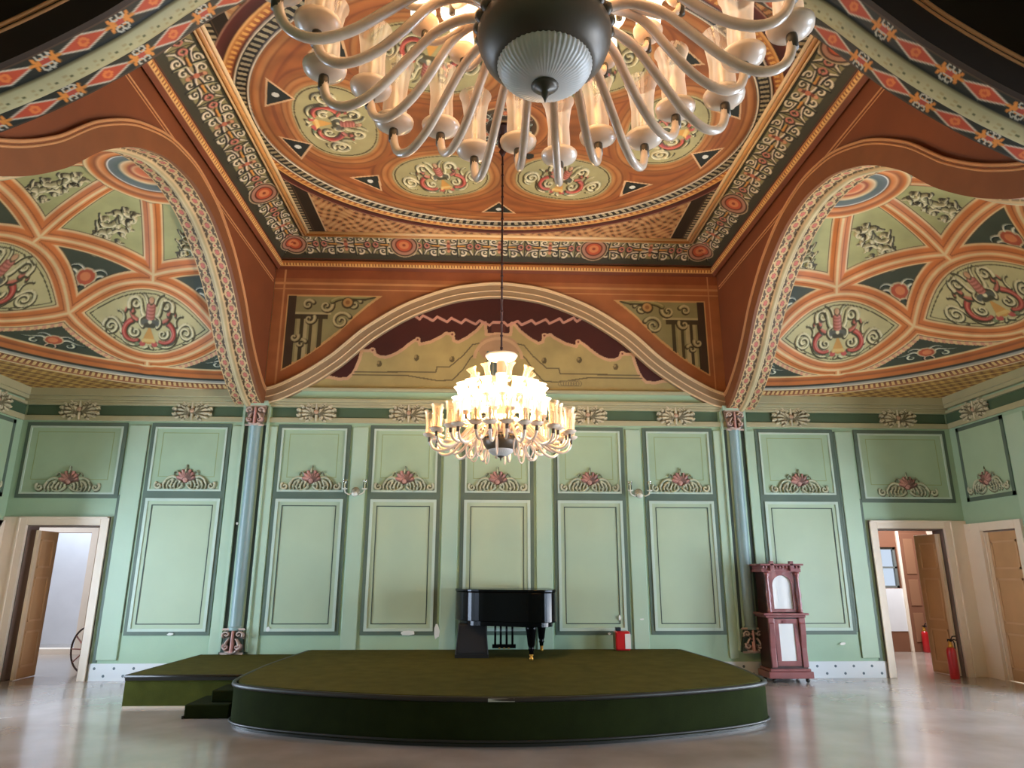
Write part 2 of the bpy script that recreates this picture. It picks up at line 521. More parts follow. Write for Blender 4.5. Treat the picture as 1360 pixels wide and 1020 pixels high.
def relief_mesh(name, mo, material, parent, org, ux, uy, un, depth=0.9):
    """a motif as a carved relief standing proud of its wall; org centre, ux/uy in-plane axes, un outward"""
    X, Y = np.meshgrid(mo.x, mo.y)
    z = 0.006+depth*mo.z
    P = (np.array(org)[None, None]+X[..., None]*np.array(ux)+Y[..., None]*np.array(uy)+z[..., None]*np.array(un))
    return grid_mesh(name, P, mo.c/np.maximum(mo.a, 1e-3)[..., None]*(mo.a > 0)[..., None], material, parent, mask=mo.a > 0.4)
# ------------------------------------------------------------------ sizes (metres); the room is centred on x = 0
D = 11.8          # back wall
HW = 8.03         # half width of the hall
YF = -3.4         # wall behind the camera
Z0 = 4.65         # flat soffit of the side bays
ZC = 7.4          # flat painted ceiling
CY = 8.1          # centre of the middle bay
XA = 4.05         # plane of the side arches
XB = 4.5          # far edge of their soffits

PM = paint_mat('painted_plaster', 0.6)
PMG = paint_mat('painted_plaster_satin', 0.42)
m_wall = mat('wall_green', (164,192,160), 0.45, noise=0.05, nscale=1.6, bump=0.15, bscale=30)
m_strip = mat('wall_strip_green', (178,202,174), 0.45, noise=0.05, nscale=1.4)
m_field = mat('panel_field_green', (178,196,164), 0.42, noise=0.05, nscale=1.2)
m_ufield = mat('upper_panel_green', (166,190,156), 0.5, noise=0.07, nscale=1.8)
m_dark = mat('groove_green', (92,110,94), 0.5, noise=0.08, nscale=3)
m_bar = mat('frieze_green', (74,96,70), 0.55, noise=0.06)
mat_soft = mat('panel_inner_line', (150,166,116), 0.5)
m_line = mat('thin_line_green', (60,76,66), 0.5)
m_bevel = mat('bevel_green', (192,210,192), 0.42, noise=0.03)
m_corn = mat('cornice_green', (178,172,134), 0.5, noise=0.06)
m_column = mat('column_blue_green', (138,162,158), 0.4, noise=0.06)
m_casing = mat('casing_cream', (244,228,206), 0.45, noise=0.03)
m_leafw = mat('door_tan', (204,160,114), 0.45, noise=0.10, nscale=2.0)
m_leafp = mat('door_tan_edge', (228,204,172), 0.45, noise=0.05)
m_white = mat('white_plaster', (232,234,236), 0.6, noise=0.03)
m_brownroom = mat('brown_room_paint', (128,84,60), 0.6, noise=0.08)
m_core = mat('capital_shade_brown', (150,128,112), 0.6)  # brown stands in for the shade behind the capital relief
m_chip = mat('bare_plaster', (232,234,224), 0.8)
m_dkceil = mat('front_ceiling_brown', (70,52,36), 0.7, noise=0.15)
m_front_shade = mat('front_arch_shaded_brown', (44,32,22), 0.7, noise=0.15)  # unlit front side of the arch: shade darkened into the brown

# floor: worn polished cement
m_floor = bpy.data.materials.new('polished_floor'); m_floor.use_nodes = True
nt = m_floor.node_tree; b = nt.nodes['Principled BSDF']
tc = nt.nodes.new('ShaderNodeTexCoord')
n1 = nt.nodes.new('ShaderNodeTexNoise'); n1.inputs['Scale'].default_value = 0.7; n1.inputs['Detail'].default_value = 8
n2 = nt.nodes.new('ShaderNodeTexNoise'); n2.inputs['Scale'].default_value = 2.2; n2.inputs['Detail'].default_value = 8
cr = nt.nodes.new('ShaderNodeValToRGB')
cr.color_ramp.elements[0].position = 0.3; cr.color_ramp.elements[0].color = rgba((152,137,122))
cr.color_ramp.elements[1].position = 0.72; cr.color_ramp.elements[1].color = rgba((184,174,164))
nt.links.new(tc.outputs['Object'], n1.inputs['Vector']); nt.links.new(tc.outputs['Object'], n2.inputs['Vector'])
ad = nt.nodes.new('ShaderNodeMath'); ad.operation = 'MULTIPLY_ADD'; ad.inputs[1].default_value = 0.3
nt.links.new(n2.outputs['Fac'], ad.inputs[0]); nt.links.new(n1.outputs['Fac'], ad.inputs[2])
sb = nt.nodes.new('ShaderNodeMath'); sb.operation = 'SUBTRACT'; sb.inputs[1].default_value = 0.15
nt.links.new(ad.outputs[0], sb.inputs[0]); nt.links.new(sb.outputs[0], cr.inputs['Fac'])
nt.links.new(cr.outputs['Color'], b.inputs['Base Color'])
mr = nt.nodes.new('ShaderNodeMapRange'); mr.inputs['To Min'].default_value = 0.2; mr.inputs['To Max'].default_value = 0.3
nt.links.new(n2.outputs['Fac'], mr.inputs['Value']); nt.links.new(mr.outputs['Result'], b.inputs['Roughness'])
b.inputs['Coat Weight'].default_value = 0.5; b.inputs['Coat Roughness'].default_value = 0.14

# white dado with two staggered rows of dark dots (object coordinates x, z in metres)
m_dado = bpy.data.materials.new('dotted_white_dado'); m_dado.use_nodes = True
nt = m_dado.node_tree; b = nt.nodes['Principled BSDF']; b.inputs['Roughness'].default_value = 0.4
tc = nt.nodes.new('ShaderNodeTexCoord'); sp = nt.nodes.new('ShaderNodeSeparateXYZ')
nt.links.new(tc.outputs['Object'], sp.inputs[0])
def mth(op, a, bb=None, c=None):
    n = nt.nodes.new('ShaderNodeMath'); n.operation = op
    for i, q in enumerate((a, bb, c)):
        if q is None: continue
        if isinstance(q, (int, float)): n.inputs[i].default_value = q
        else: nt.links.new(q, n.inputs[i])
    return n.outputs[0]
hx = mth('ADD', sp.outputs['X'], sp.outputs['Y'])
def row(off, zc):
    fx = mth('SUBTRACT', mth('FRACT', mth('ADD', mth('DIVIDE', hx, 0.30), off)), 0.5)
    dx = mth('MULTIPLY', fx, 0.30); dz = mth('SUBTRACT', sp.outputs['Z'], zc)
    d = mth('SQRT', mth('ADD', mth('MULTIPLY', dx, dx), mth('MULTIPLY', dz, dz)))
    return mth('LESS_THAN', d, 0.021)
dots = mth('MAXIMUM', row(0.0, 0.18), row(0.5, 0.07))
mx = nt.nodes.new('ShaderNodeMix'); mx.data_type = 'RGBA'
mx.inputs[6].default_value = rgba((228,232,232)); mx.inputs[7].default_value = rgba((96,112,118))
nt.links.new(dots, mx.inputs[0]); nt.links.new(mx.outputs[2], b.inputs['Base Color'])

# ------------------------------------------------------------------ floor and walls
fl = MB().box(-13, 13, YF-0.2, 19.0, -0.2, 0.0).build('floor', m_floor); struct(fl)

DX0, DX1, DZ = 6.46, 7.63, 2.36        # back wall doorways (mirrored)
w = MB()
WT = 0.28
w.box(-DX0, DX0, D, D+WT, 0, 7.6)
for s in (-1, 1):
    a, b2 = sorted((s*DX0, s*DX1)); w.box(a, b2, D, D+WT, DZ, 7.6)
    a, b2 = sorted((s*DX1, s*(HW+0.3))); w.box(a, b2, D, D+WT, 0, 7.6)
wall_back = struct(w.build('wall_back', m_wall))

RY0, RY1 = 10.62, 11.40               # doorway in each side wall next to the corner
def side_wall(s, wins):
    m = MB()
    x0, x1 = sorted((s*HW, s*(HW+0.3)))
    ys = [(RY0, RY1, 0.0, 2.30)]+wins
    ys.sort()
    cur = YF-0.3
    for (a, b_, z0, z1) in ys:
        m.box(x0, x1, cur, a, 0, 7.6)
        if z0 > 0: m.box(x0, x1, a, b_, 0, z0)
        m.box(x0, x1, a, b_, z1, 7.6)
        cur = b_
    m.box(x0, x1, cur, D, 0, 7.6)
    return struct(m.build('wall_right' if s > 0 else 'wall_left', m_wall))
WR = [(2.1, 3.6, 0.12, 2.75), (5.8, 7.3, 0.12, 2.75), (8.3, 9.7, 0.12, 2.75)]
WL = [(5.8, 7.3, 0.12, 2.75), (8.3, 9.7, 0.12, 2.75)]
wall_right = side_wall(1, WR); wall_left = side_wall(-1, WL)
wall_front = struct(MB().box(-HW-0.3, HW+0.3, YF-0.3, YF, 0, 7.4).build('wall_front', m_wall))

# windows of the side walls (out of view, they let the daylight in)
m_pane = glass_mat('window_glass', (250,252,255))
m_wframe = mat('window_frame_cream', (226,210,190), 0.5)
wn = 0
for s, L in ((1, WR), (-1, WL)):
    for (a, b_, z0, z1) in L:
        wn += 1
        f = MB(); x0, x1 = sorted((s*(HW+0.08), s*(HW+0.18)))
        for (p, q) in ((a, a+0.07), (b_-0.07, b_), ((a+b_)/2-0.035, (a+b_)/2+0.035)): f.box(x0, x1, p, q, z0, z1)
        for (p, q) in ((z0, z0+0.07), (z1-0.07, z1), (z0+1.95, z0+2.0)): f.box(x0, x1, a, b_, p, q)
        fo = struct(f.build('window_%d' % wn, m_wframe))
        MB().box(s*(HW+0.13)-0.003, s*(HW+0.13)+0.003, a+0.05, b_-0.05, z0+0.05, z1-0.05).build('window_pane', m_pane, fo)

# baseboards (the dotted white dado)
for nm, segs in (('baseboard_back', ((-DX0+0.13, DX0-0.13),)),):
    m = MB()
    for a, b_ in segs: m.box(a, b_, D-0.025, D+0.01, 0, 0.25)
    struct(m.build(nm, m_dado))
for s, nm in ((1, 'baseboard_right'), (-1, 'baseboard_left')):
    m = MB(); x0, x1 = sorted((s*(HW-0.025), s*(HW+0.01)))
    cur = YF
    for (a, b_, z0, z1) in (WR if s > 0 else WL)+[(RY0-0.13, 0, 0, 0)]:
        m.box(x0, x1, cur, a-0.01, 0, 0.25); cur = b_+0.01
    struct(m.build(nm, m_dado))

# ------------------------------------------------------------------ panelling on the back wall
def frame(m, x0, x1, z0, z1, w_, y0, y1, mi):
    m.box(x0, x1, y0, y1, z0, z0+w_, mi); m.box(x0, x1, y0, y1, z1-w_, z1, mi)
    m.box(x0, x0+w_, y0, y1, z0+w_, z1-w_, mi); m.box(x1-w_, x1, y0, y1, z0+w_, z1-w_, mi)

def upper_panel(x0, x1, z0=2.86, z1=4.07, orn=True, parent=None):
    m = MB()
    m.box(x0+0.03, x1-0.03, -0.012, 0.01, z0+0.03, z1-0.03, 0)
    frame(m, x0, x1, z0, z1, 0.065, -0.016, 0.01, 1)
    frame(m, x0+0.065, x1-0.065, z0+0.065, z1-0.065, 0.03, -0.03, 0.01, 2)
    frame(m, x0+0.2, x1-0.2, z0+0.3, z1-0.16, 0.012, -0.0135, 0.0, 3)
    o = m.build('upper_wall_panel', [m_ufield, m_dark, m_bevel, mat_soft], parent)
    return o
def lower_panel(x0, x1, z0=0.66, z1=2.86, parent=None):
    m = MB()
    m.box(x0+0.03, x1-0.03, -0.01, 0.01, z0+0.03, z1-0.03, 0)
    frame(m, x0, x1, z0, z1, 0.06, -0.014, 0.01, 1)
    frame(m, x0+0.06, x1-0.06, z0+0.06, z1-0.055, 0.045, -0.032, 0.01, 2)
    frame(m, x0+0.105, x1-0.105, z0+0.105, z1-0.1, 0.06, -0.016, 0.01, 0)
    frame(m, x0+0.165, x1-0.165, z0+0.165, z1-0.16, 0.014, -0.019, 0.0, 3)
    return m.build('lower_wall_panel', [m_field, m_dark, m_bevel, m_line], parent)

panels = [(-3.13, 0.615), (-1.57, 0.61), (0.0, 0.615), (1.57, 0.61), (3.13, 0.615), (-5.2, 0.665), (5.2, 0.695)]
protoU = {}
for cx, hw in panels:
    for fn in (upper_panel, lower_panel):
        o = fn(cx-hw, cx+hw, parent=wall_back); o.location = (0, D, 0)
    relief_mesh('panel_ornament', MP, PM, wall_back, (cx, D-0.014, 3.16), (1,0,0), (0,0,1), (0,-1,0))
for cx in (-7.1, 7.1):
    o = upper_panel(cx-0.83, cx+0.83, 2.80, 4.07, parent=wall_back); o.location = (0, D, 0)
    relief_mesh('panel_ornament', MP, PM, wall_back, (cx, D-0.014, 3.12), (1.05,0,0), (0,0,1), (0,-1,0))
# flat strips between the panels
m = MB()
xs = sorted([(c-h, c+h) for c, h in panels]+[(-7.93, -6.27), (6.27, 7.93)])
for (a0, a1), (b0, b1) in zip(xs[:-1], xs[1:]):
    if a1 < -4.0 < b0 or a1 < 4.0 < b0:
        c = 4.13*(1 if a1 > 0 else -1)
        m.box(a1+0.02, c-0.22, D-0.03, D, 0.3, 4.03); m.box(c+0.22, b0-0.02, D-0.03, D, 0.3, 4.03)
    else:
        m.box(a1+0.045, b0-0.045, D-0.03, D, 0.3, 4.03)
m.build('wall_strip', m_strip, wall_back, bevel=0.006)
m = MB()
for s in (-1, 1):
    a, b_ = sorted((s*6.215, s*6.275)); m.box(a, b_, D-0.012, D, 0.26, 2.86)
    a, b_ = sorted((s*5.90, s*5.95)); m.box(a, b_, D-0.012, D, 0.70, 4.03)
m.build('dark_groove', m_dark, wall_back)

# cornice and frieze
m = MB()
m.box(-HW, HW, D-0.04, D, 4.10, 4.19); m.box(-HW, HW, D-0.055, D, 4.37, 4.42)
m.box(-HW, HW, D-0.08, D, 4.46, 4.52); m.box(-HW, HW, D-0.06, D, 4.42, 4.46)
for s in (-1, 1):
    a, b_ = sorted((s*4.2, s*HW)); m.box(a, b_, D-0.11, D, 4.52, 4.66)
m.box(-4.0, 4.0, D-0.07, D, 4.66, 4.72)
m.build('cornice', m_corn, wall_back, bevel=0.01)
fr = [-7.1, -5.22, -3.12, -1.54, 0.0, 1.57, 3.12, 5.17, 7.1]
edges = [-7.98]+sum([[x-0.31, x+0.31] for x in fr], [])+[7.98]
m = MB()
for a, b_ in zip(edges[0::2], edges[1::2]):
    cuts = [(a, b_)]
    for c in (-4.13, 4.13):
        cuts = [q for (p0, p1) in cuts for q in (((p0, c-0.26), (c+0.26, p1)) if p0 < c < p1 else ((p0, p1),))]
    for p0, p1 in cuts: m.box(p0, p1, D-0.012, D, 4.195, 4.365)
m.build('frieze_bar', m_bar, wall_back, bevel=0.004)
for x in fr:
    relief_mesh('frieze_ornament', MF, PM, wall_back, (x, D-0.016, 4.28), (1,0,0), (0,0,1), (0,-1,0))

# engaged columns
tn = 0
for s in (-1, 1):
    c = 4.13*s; tn += 1
    m = MB()
    m.box(c-0.21, c+0.21, D-0.02, D, 0.42, 4.4, 1)                      # backing
    for q in (-1, 1):
        m.box(c+q*0.155-0.03, c+q*0.155+0.03, D-0.024, D, 0.75, 4.05, 2)   # dark reveals
        m.box(c+q*0.205-0.02, c+q*0.205+0.02, D-0.06, D, 0.42, 4.4, 1)
    m.lathe([(0.105, 0.74), (0.105, 0.78), (0.088, 0.8), (0.092, 2.2), (0.085, 4.0), (0.1, 4.02), (0.1, 4.05)], 20, (c, D-0.03, 0), 0)
    m.box(c-0.2, c+0.2, D-0.13, D, 4.38, 4.46, 1)
    o = struct(m.build('trim_%d' % tn, [m_column, m_strip, m_line], bevel=0.004))
    relief_mesh('capital', MK, PM, o, (c, D-0.1, 4.2), (1,0,0), (0,0,0.85), (0,-1,0), 1.2)
    MB().prism([(c-0.1,4.04),(c+0.1,4.04),(c+0.17,4.38),(c-0.17,4.38)], 'y', D-0.1, D, 0).build('capital_core', m_core, o)
    relief_mesh('column_base', MK, PM, o, (c, D-0.1, 0.58), (1.1,0,0), (0,0,0.92), (0,-1,0), 1.2)
    MB().prism([(c-0.18,0.4),(c+0.18,0.4),(c+0.12,0.76),(c-0.12,0.76)], 'y', D-0.1, D, 0).build('base_core', m_line, o)

# panelling of the side walls near the corners (same scheme, seen edge-on)
for s, wl in ((1, wall_right), (-1, wall_left)):
    def SB(m, y0, y1, d, z0, z1, mi):
        x0, x1 = sorted((s*HW, s*(HW-d))); m.box(x0, x1, y0, y1, z0, z1, mi)
    m = MB()
    SB(m, YF, D, 0.04, 4.10, 4.19, 0); SB(m, YF, D, 0.055, 4.37, 4.42, 0); SB(m, YF, D, 0.08, 4.46, 4.52, 0); SB(m, YF, D, 0.11, 4.52, 4.66, 0)
    SB(m, 8.6, 10.75, 0.012, 4.195, 4.365, 1)
    SB(m, 11.35, D, 0.012, 4.195, 4.365, 1)
    m.build('cornice', [m_corn, m_bar], wl)
    relief_mesh('frieze_ornament', MF, PM, wl, (s*(HW-0.016), 11.05, 4.28), (0,1,0), (0,0,1), (-s,0,0))
    m = MB()
    for y0, y1, z0 in ((10.5, 11.62, 2.80), (9.0, 10.0, 2.80)):
        SB(m, y0+0.05, y1-0.05, 0.012, z0+0.05, 4.03, 2)
        for (a, b_, c_, d_) in ((y0, y1, z0, z0+0.065), (y0, y1, 4.005, 4.07), (y0, y0+0.065, z0, 4.07), (y1-0.065, y1, z0, 4.07)):
            SB(m, a, b_, 0.016, c_, d_, 1)
    SB(m, 10.05, 10.45, 0.03, 0.3, 4.03, 0)
    m.build('wall_panelling', [m_strip, m_dark, m_ufield], wl)
    relief_mesh('panel_ornament', MP, PM, wl, (s*(HW-0.014), 11.06, 3.12), (0,0.95,0), (0,0,1), (-s,0,0))

# bare plaster chips on the back wall
r = random.Random(4)
def chip(x, z, w_, h_, parent=wall_back, y=D-0.034):
    n = 9; poly = []
    for k in range(n):
        a = 2*PI*k/n; q = r.uniform(0.6, 1.0)
        poly.append((x+w_/2*q*math.cos(a), z+h_/2*q*math.sin(a)))
    return MB().prism(poly, 'y', y, y+0.004).build('plaster_chip', m_chip, parent)
for x, z, w_, h_ in ((-3.62,0.76,0.09,0.09),(-1.42,0.70,0.32,0.09),(-0.95,0.72,0.10,0.3),(-5.13,0.685,0.12,0.05),(2.0,0.92,0.05,0.1),(2.36,0.90,0.09,0.035),(1.82,0.68,0.06,0.045),(5.63,0.52,0.12,0.06),(-4.27,2.4,0.05,0.05)):
    chip(x, z, w_, h_)
# ------------------------------------------------------------------ vaults, arches and painted ceilings
ceiling = struct(MB().box(-HW-0.3, HW+0.3, YF-0.3, 12.1, 7.55, 7.7).build('ceiling', m_dkceil))

_T = [0, .142, .34, .53, .68, .83, .94, 1.0]; _Z = [6.45, 6.39, 6.12, 5.64, 5.08, 4.66, 4.45, 4.40]
P_in = pchip(_T, _Z)
def arch_line(a, n=240):
    t = np.linspace(-1, 1, n)
    return np.stack([t*a, P_in(np.abs(t))], -1)          # (along, z)
def offset_line(L, d):
    T = np.gradient(L, axis=0); T /= np.linalg.norm(T, axis=1)[:, None]
    N = np.stack([-T[:, 1], T[:, 0]], -1)
    return L+N*d
def resample(L, n):
    s = np.r_[0, np.cumsum(np.hypot(*np.diff(L, axis=0).T))]
    t = np.linspace(0, s[-1], n)
    return np.stack([np.interp(t, s, L[:, 0]), np.interp(t, s, L[:, 1])], -1), t

BAND = [(0,CREAM),(.012,CREAM),(.02,SALM),(.045,(208,128,68)),(.052,(140,70,34)),(.062,ORANGE),(.10,(206,120,60)),(.106,SALM),(.118,CREAM),(.128,CREAM),(.136,(92,66,40)),(.15,(92,66,40))]

def paint_vault():
    st = 0.0095
    U, V = np.meshgrid(np.arange(0, HW-XB+0.02, st), np.arange(-3.72, 3.71, st))
    A, B = 3.53, 3.72
    R = 3.62
    xi, et = U/A*R, V/B*R                   # ellipse stretched to a circle of radius R
    r = np.hypot(xi, et)/R; th = np.arctan2(xi, et)
    H = np.zeros_like(U)
    C = np.empty(U.shape+(3,)); C[:] = SAGE
    C *= (1+0.06*wob(U, V, 3, 1))[..., None]
    def pol(rr, deg):
        a = math.radians(deg); return (rr*R*math.sin(a), rr*R*math.cos(a))
    SEC = 51.4
    tips = [-2+SEC*k for k in range(-1, 5)]
    lines = []; polys = []
    nodes = [pol(0.475, t+SEC/2) for t in tips]
    for k in range(len(tips)-1):
        p0, p1 = pol(0.672, tips[k]), pol(0.672, tips[k+1])
        c = tips[k]+SEC/2
        up = []; lo = []
        for q in np.linspace(0, 1, 22):
            w = math.sin(PI*q); a = tips[k]+SEC*q
            # curved between the tips, bulging to the ring border and to the node
            x = p0[0]*(1-q)+p1[0]*q; y = p0[1]*(1-q)+p1[1]*q
            cx, cy = pol(1.0, c); cx /= R; cy /= R
            mid = 0.672*math.cos(math.radians(SEC/2))*R
            up.append((x+cx*(0.505*R-mid)*w**0.92, y+cy*(0.505*R-mid)*w**0.92))
            lo.append((x+cx*(0.815*R-mid)*w**0.85, y+cy*(0.815*R-mid)*w**0.85))
        lines += [up, lo]; polys.append((up+lo[::-1], c))
    for k in range(len(nodes)-1): lines.append([nodes[k], nodes[k+1]])
    oc = (0.0, -0.25)                         # the small central oval
    for k, n in enumerate(nodes):
        v = np.array(n)-np.array(oc); v /= np.linalg.norm(v)
        lines.append([tuple(np.array(oc)+v*0.62), n])
        a = math.radians(tips[k]+SEC/2); lines.append([n, (0.505*R*math.sin(a), 0.505*R*math.cos(a))])
        lines.append([(0.815*R*math.sin(a), 0.815*R*math.cos(a)), (0.87*R*math.sin(a), 0.87*R*math.cos(a))])
    # dark corners: below the node line, outside the lenses
    lens_in = np.zeros(U.shape, bool)
    for p, c in polys: lens_in |= inside(xi, et, p)
    outer_node = np.zeros(U.shape, bool)
    hub = inside(xi, et, [nodes[k] for k in range(len(nodes))]+[(-2, -3), (-2, 3)])
    C[(~hub) & (~lens_in) & (r < 0.86)] = (64, 70, 52)
    C[lens_in] = (196, 186, 134)
    # ornaments
    for p, c in polys:
        a = math.radians(c); ax, ay = 0.655*A*math.sin(a), 0.655*B*math.cos(a)
        rot = math.atan2(A*math.sin(a), B*math.cos(a))
        stamp(U, V, C, H, ML, ax, ay, PI-rot, 1.0, 1.06)
    for k, t in enumerate(tips):
        a = math.radians(t); ax, ay = 0.548*A*math.sin(a), 0.548*B*math.cos(a)
        rot = math.atan2(A*math.sin(a), B*math.cos(a))
        stamp(U, V, C, H, MC, ax, ay, PI-rot, 1.0, 0.9)
        ax, ay = 0.80*A*math.sin(a), 0.80*B*math.cos(a)
        stamp(U, V, C, H, MC, ax, ay, PI-rot, 1.0, 0.6)
        ax, ay = 0.335*A*math.sin(a), 0.335*B*math.cos(a)
        stamp(U, V, C, H, MA[k % 3], ax, ay, 0.4*k-rot, 0.82, 0.82)
    # beads along the lower dark corners
    for k, (p, c) in enumerate(polys):
        lo = np.array(lines[2*k+1])
        L, s = resample(lo, 60)
        for i, q in enumerate(L):
            rr = np.hypot(*q)
            if rr > 0.80*R: continue
            q2 = q*(1+0.18/rr)
            m = np.hypot(xi-q2[0], et-q2[1]) < 0.042
            C[m & (~lens_in)] = (212, 150, 118) if i % 2 else (222, 184, 132)
    lens_mask = lens_in
    # mouldings
    d = np.full(U.shape, 9.0)
    for L in lines: d = np.minimum(d, pdist(xi, et, L, 0.3))
    C[lens_mask & (d > 0.172) & (d < 0.188)] = (92, 84, 52)
    rib = d < 0.15
    col = ramp(d, BAND)
    a = sstep(0.146, 0.138, d)[..., None]
    C = C*(1-a)+col*a
    H *= sstep(0.13, 0.2, d)
    H += 0.05*np.cos(np.clip(d/0.13, 0, 1)*PI/2)
    # oval centre
    do = np.hypot((xi-oc[0])/0.9, (et-oc[1]))
    oval = ramp(do, [(0,(196,92,60)),(.12,(214,120,76)),(.16,(226,170,120)),(.2,(150,70,48)),(.24,(210,140,84)),(.30,(226,196,150)),(.34,(92,104,96)),(.44,(110,116,112)),(.455,(232,228,214)),(.475,(120,80,50)),(.5,ORANGE),(.56,SALM),(.6,(150,84,46)),(.66,ORANGE),(.7,CREAM),(.715,CREAM),(.73,(92,66,40))])
    a = sstep(0.735, 0.72, do)[..., None]
    C = C*(1-a)+oval*a
    H = H*(1-a[..., 0])+a[..., 0]*0.04
    # ring border
    b = ramp(r, [(.84,CREAM),(.846,CREAM),(.85,ORANGE),(.868,(150,84,46)),(.874,ORANGE),(.893,(196,116,60)),(.897,(48,46,36)),(.906,(60,60,50)),(.908,(150,146,136)),(.918,(176,168,152)),(.921,(232,214,178)),(.926,(232,214,178)),(.928,(120,66,40)),(.975,(176,108,70)),(.978,(236,214,170)),(.985,(236,214,170)),(.987,(186,136,72)),(2.0,(186,136,72))])
    a = sstep(0.836, 0.842, r)[..., None]
    C = C*(1-a)+b*a
    ph = (th*R/0.085) % 1.0
    m = (r > .935) & (r < .968) & (ph < 0.55)
    C[m] = (228, 190, 126)
    m = (r > .99)
    k2 = np.sin(U*34)*np.sin(V*34)+0.6*np.sin(U*21+V*17)
    C[m & (k2 > 0.35)] = (222, 182, 104); C[m & (k2 < -0.5)] = (140, 92, 50)
    edge = (U > HW-XB-0.09) | (np.abs(V) > 3.62)
    C[m & edge] = (176, 128, 84)
    H += 0.03*np.exp(-((r-.923)/.006)**2)+0.03*np.exp(-((r-.98)/.006)**2)
    g = (P_in(np.clip(r, 0, 1))-4.40)/2.05
    Z = Z0+1.85*g-H*np.clip((1.2-r), 0, 1)
    return U, V, C, Z

vu, vv, vc, vz = paint_vault()
P = np.stack([vu+XB, vv+CY, vz], -1)
vr = grid_mesh('side_vault', P, vc, PM, ceiling)
vl = copy_obj(vr, ceiling); vl.scale = (-1, 1, 1)
for s in (1, -1):                              # the neighbouring bay nearer the front, same design mirrored
    v2 = copy_obj(vr, ceiling); v2.scale = (s, -1, 1); v2.location = (0, 2*4.385, 0)

# ---- soffits of the arches
def soffit_side_col(s, q, w):
    """s along, q across 0..w : two flower chains and a pale raised moulding"""
    C = np.empty(s.shape+(3,)); C[:] = (128, 106, 76)
    x = np.abs(q-w/2)
    ph = (s/0.24) % 1.0
    xc = 0.135
    dd = np.hypot((ph-0.5)*0.24/1.5, x-xc)
    C[x > 0.055] = (98, 78, 54)
    ring = (dd > 0.035) & (dd < 0.06); C[ring & (x > .05)] = (206, 172, 120)
    C[(dd < 0.03) & (x > .05)] = (200, 110, 92)
    e = np.hypot((np.minimum(ph, 1-ph))*0.24, x-xc); C[(e < 0.035)] = (216, 184, 130); C[e < 0.017] = (190, 96, 80)
    z = np.abs(np.sin(PI*ph*2))
    C[(np.abs(x-xc) > 0.06) & (z < 0.35) & (x > .055) & (x < 0.215)] = (206, 180, 132)
    C[x < 0.055] = (188, 168, 122); C[(x > 0.043) & (x < 0.055)] = (214, 186, 140)
    C[x < 0.012] = (206, 186, 142)
    C[x > 0.215] = (206, 170, 116)
    h = np.where(x < 0.06, 0.05*np.sqrt(np.clip(1-(x/0.06)**2, 0, 1)), 0)
    return C, h
def soffit_front_col(s, q, w):
    C = np.empty(s.shape+(3,)); C[:] = (30, 34, 24)
    x = np.abs(q-w/2); xc = 0.155
    per = 0.54; ph = (s/per) % 1.0; u = (ph-0.5)*per; v = x-xc
    dia = np.abs(u)/0.165+np.abs(v)/0.055
    C = mixc(C, np.clip((1.26-dia)/0.17+.5, 0, 1), (202, 190, 166)); C = mixc(C, np.clip((1.0-dia)/0.17+.5, 0, 1), (184, 72, 42)); C[np.hypot(u, v) < 0.035] = (216, 118, 58); C[np.hypot(u, v) < 0.015] = (196, 84, 44)
    uu = (np.minimum(ph, 1-ph))*per
    for o in (0.055,):
        a = np.arctan2(v, uu-o); rr = np.hypot(uu-o, v)
        C = mixc(C, np.clip((0.040+0.018*np.cos(5*a)-rr)/0.009+.5, 0, 1), (214, 134, 54))
    C[(uu < 0.03) & (np.abs(v) < 0.022)] = (176, 70, 48)
    lp = np.abs(np.hypot(uu-0.02, np.abs(v)-0.045)-0.022) < 0.006
    C[lp] = (190, 186, 166)
    C[x < 0.075] = (176, 170, 128); C[(x > 0.062) & (x < 0.075)] = (140, 130, 92)
    dot = np.hypot((((s/0.11) % 1)-0.5)*0.11, x) < 0.012
    C[dot] = (90, 92, 56); C[(x < 0.03) & (np.abs(((s/0.11) % 1)) < 0.25) & (x > 0.012)] = (162, 150, 104)
    C[x > w/2-0.012] = (70, 50, 34)
    h = np.where(x < 0.078, 0.035*np.sqrt(np.clip(1-(x/0.078)**2, 0, 1)), 0)
    return C, h

def soffit(name, a, fn, w, place):
    L, s = resample(arch_line(a, 400), int(2.35*a/0.011))
    N = offset_line(L, 1.0)-L
    nq = int(w/0.009)+1
    S_, Q_ = np.meshgrid(s, np.linspace(0, w, nq), indexing='ij')
    C, h = fn(S_, Q_, w)
    along = L[:, 0][:, None]-N[:, 0][:, None]*h; z = L[:, 1][:, None]-N[:, 1][:, None]*h
    return grid_mesh(name, place(along, Q_, z), C, PM, ceiling)
AS = 3.66                                       # half span of the side arches
sr = soffit('side_arch_soffit', AS, soffit_side_col, XB-XA, lambda u, q, z: np.stack([XA+q, CY+u, z], -1))
sl_ = copy_obj(sr, ceiling); sl_.scale = (-1, 1, 1)
FY0, FY1 = 3.86, 4.32
soffit('front_arch_soffit', 4.1, soffit_front_col, FY1-FY0, lambda u, q, z: np.stack([u, FY0+q, z], -1))

# ---- faces above the arches, archivolts
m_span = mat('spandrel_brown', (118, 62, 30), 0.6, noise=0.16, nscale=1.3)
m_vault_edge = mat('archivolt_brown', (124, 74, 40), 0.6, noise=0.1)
m_pale = mat('archivolt_line', (196, 140, 90), 0.5)
m_backarch = mat('back_archivolt', (158, 132, 98), 0.55, noise=0.06)
m_pale2 = mat('back_archivolt_line', (226, 196, 150), 0.5)

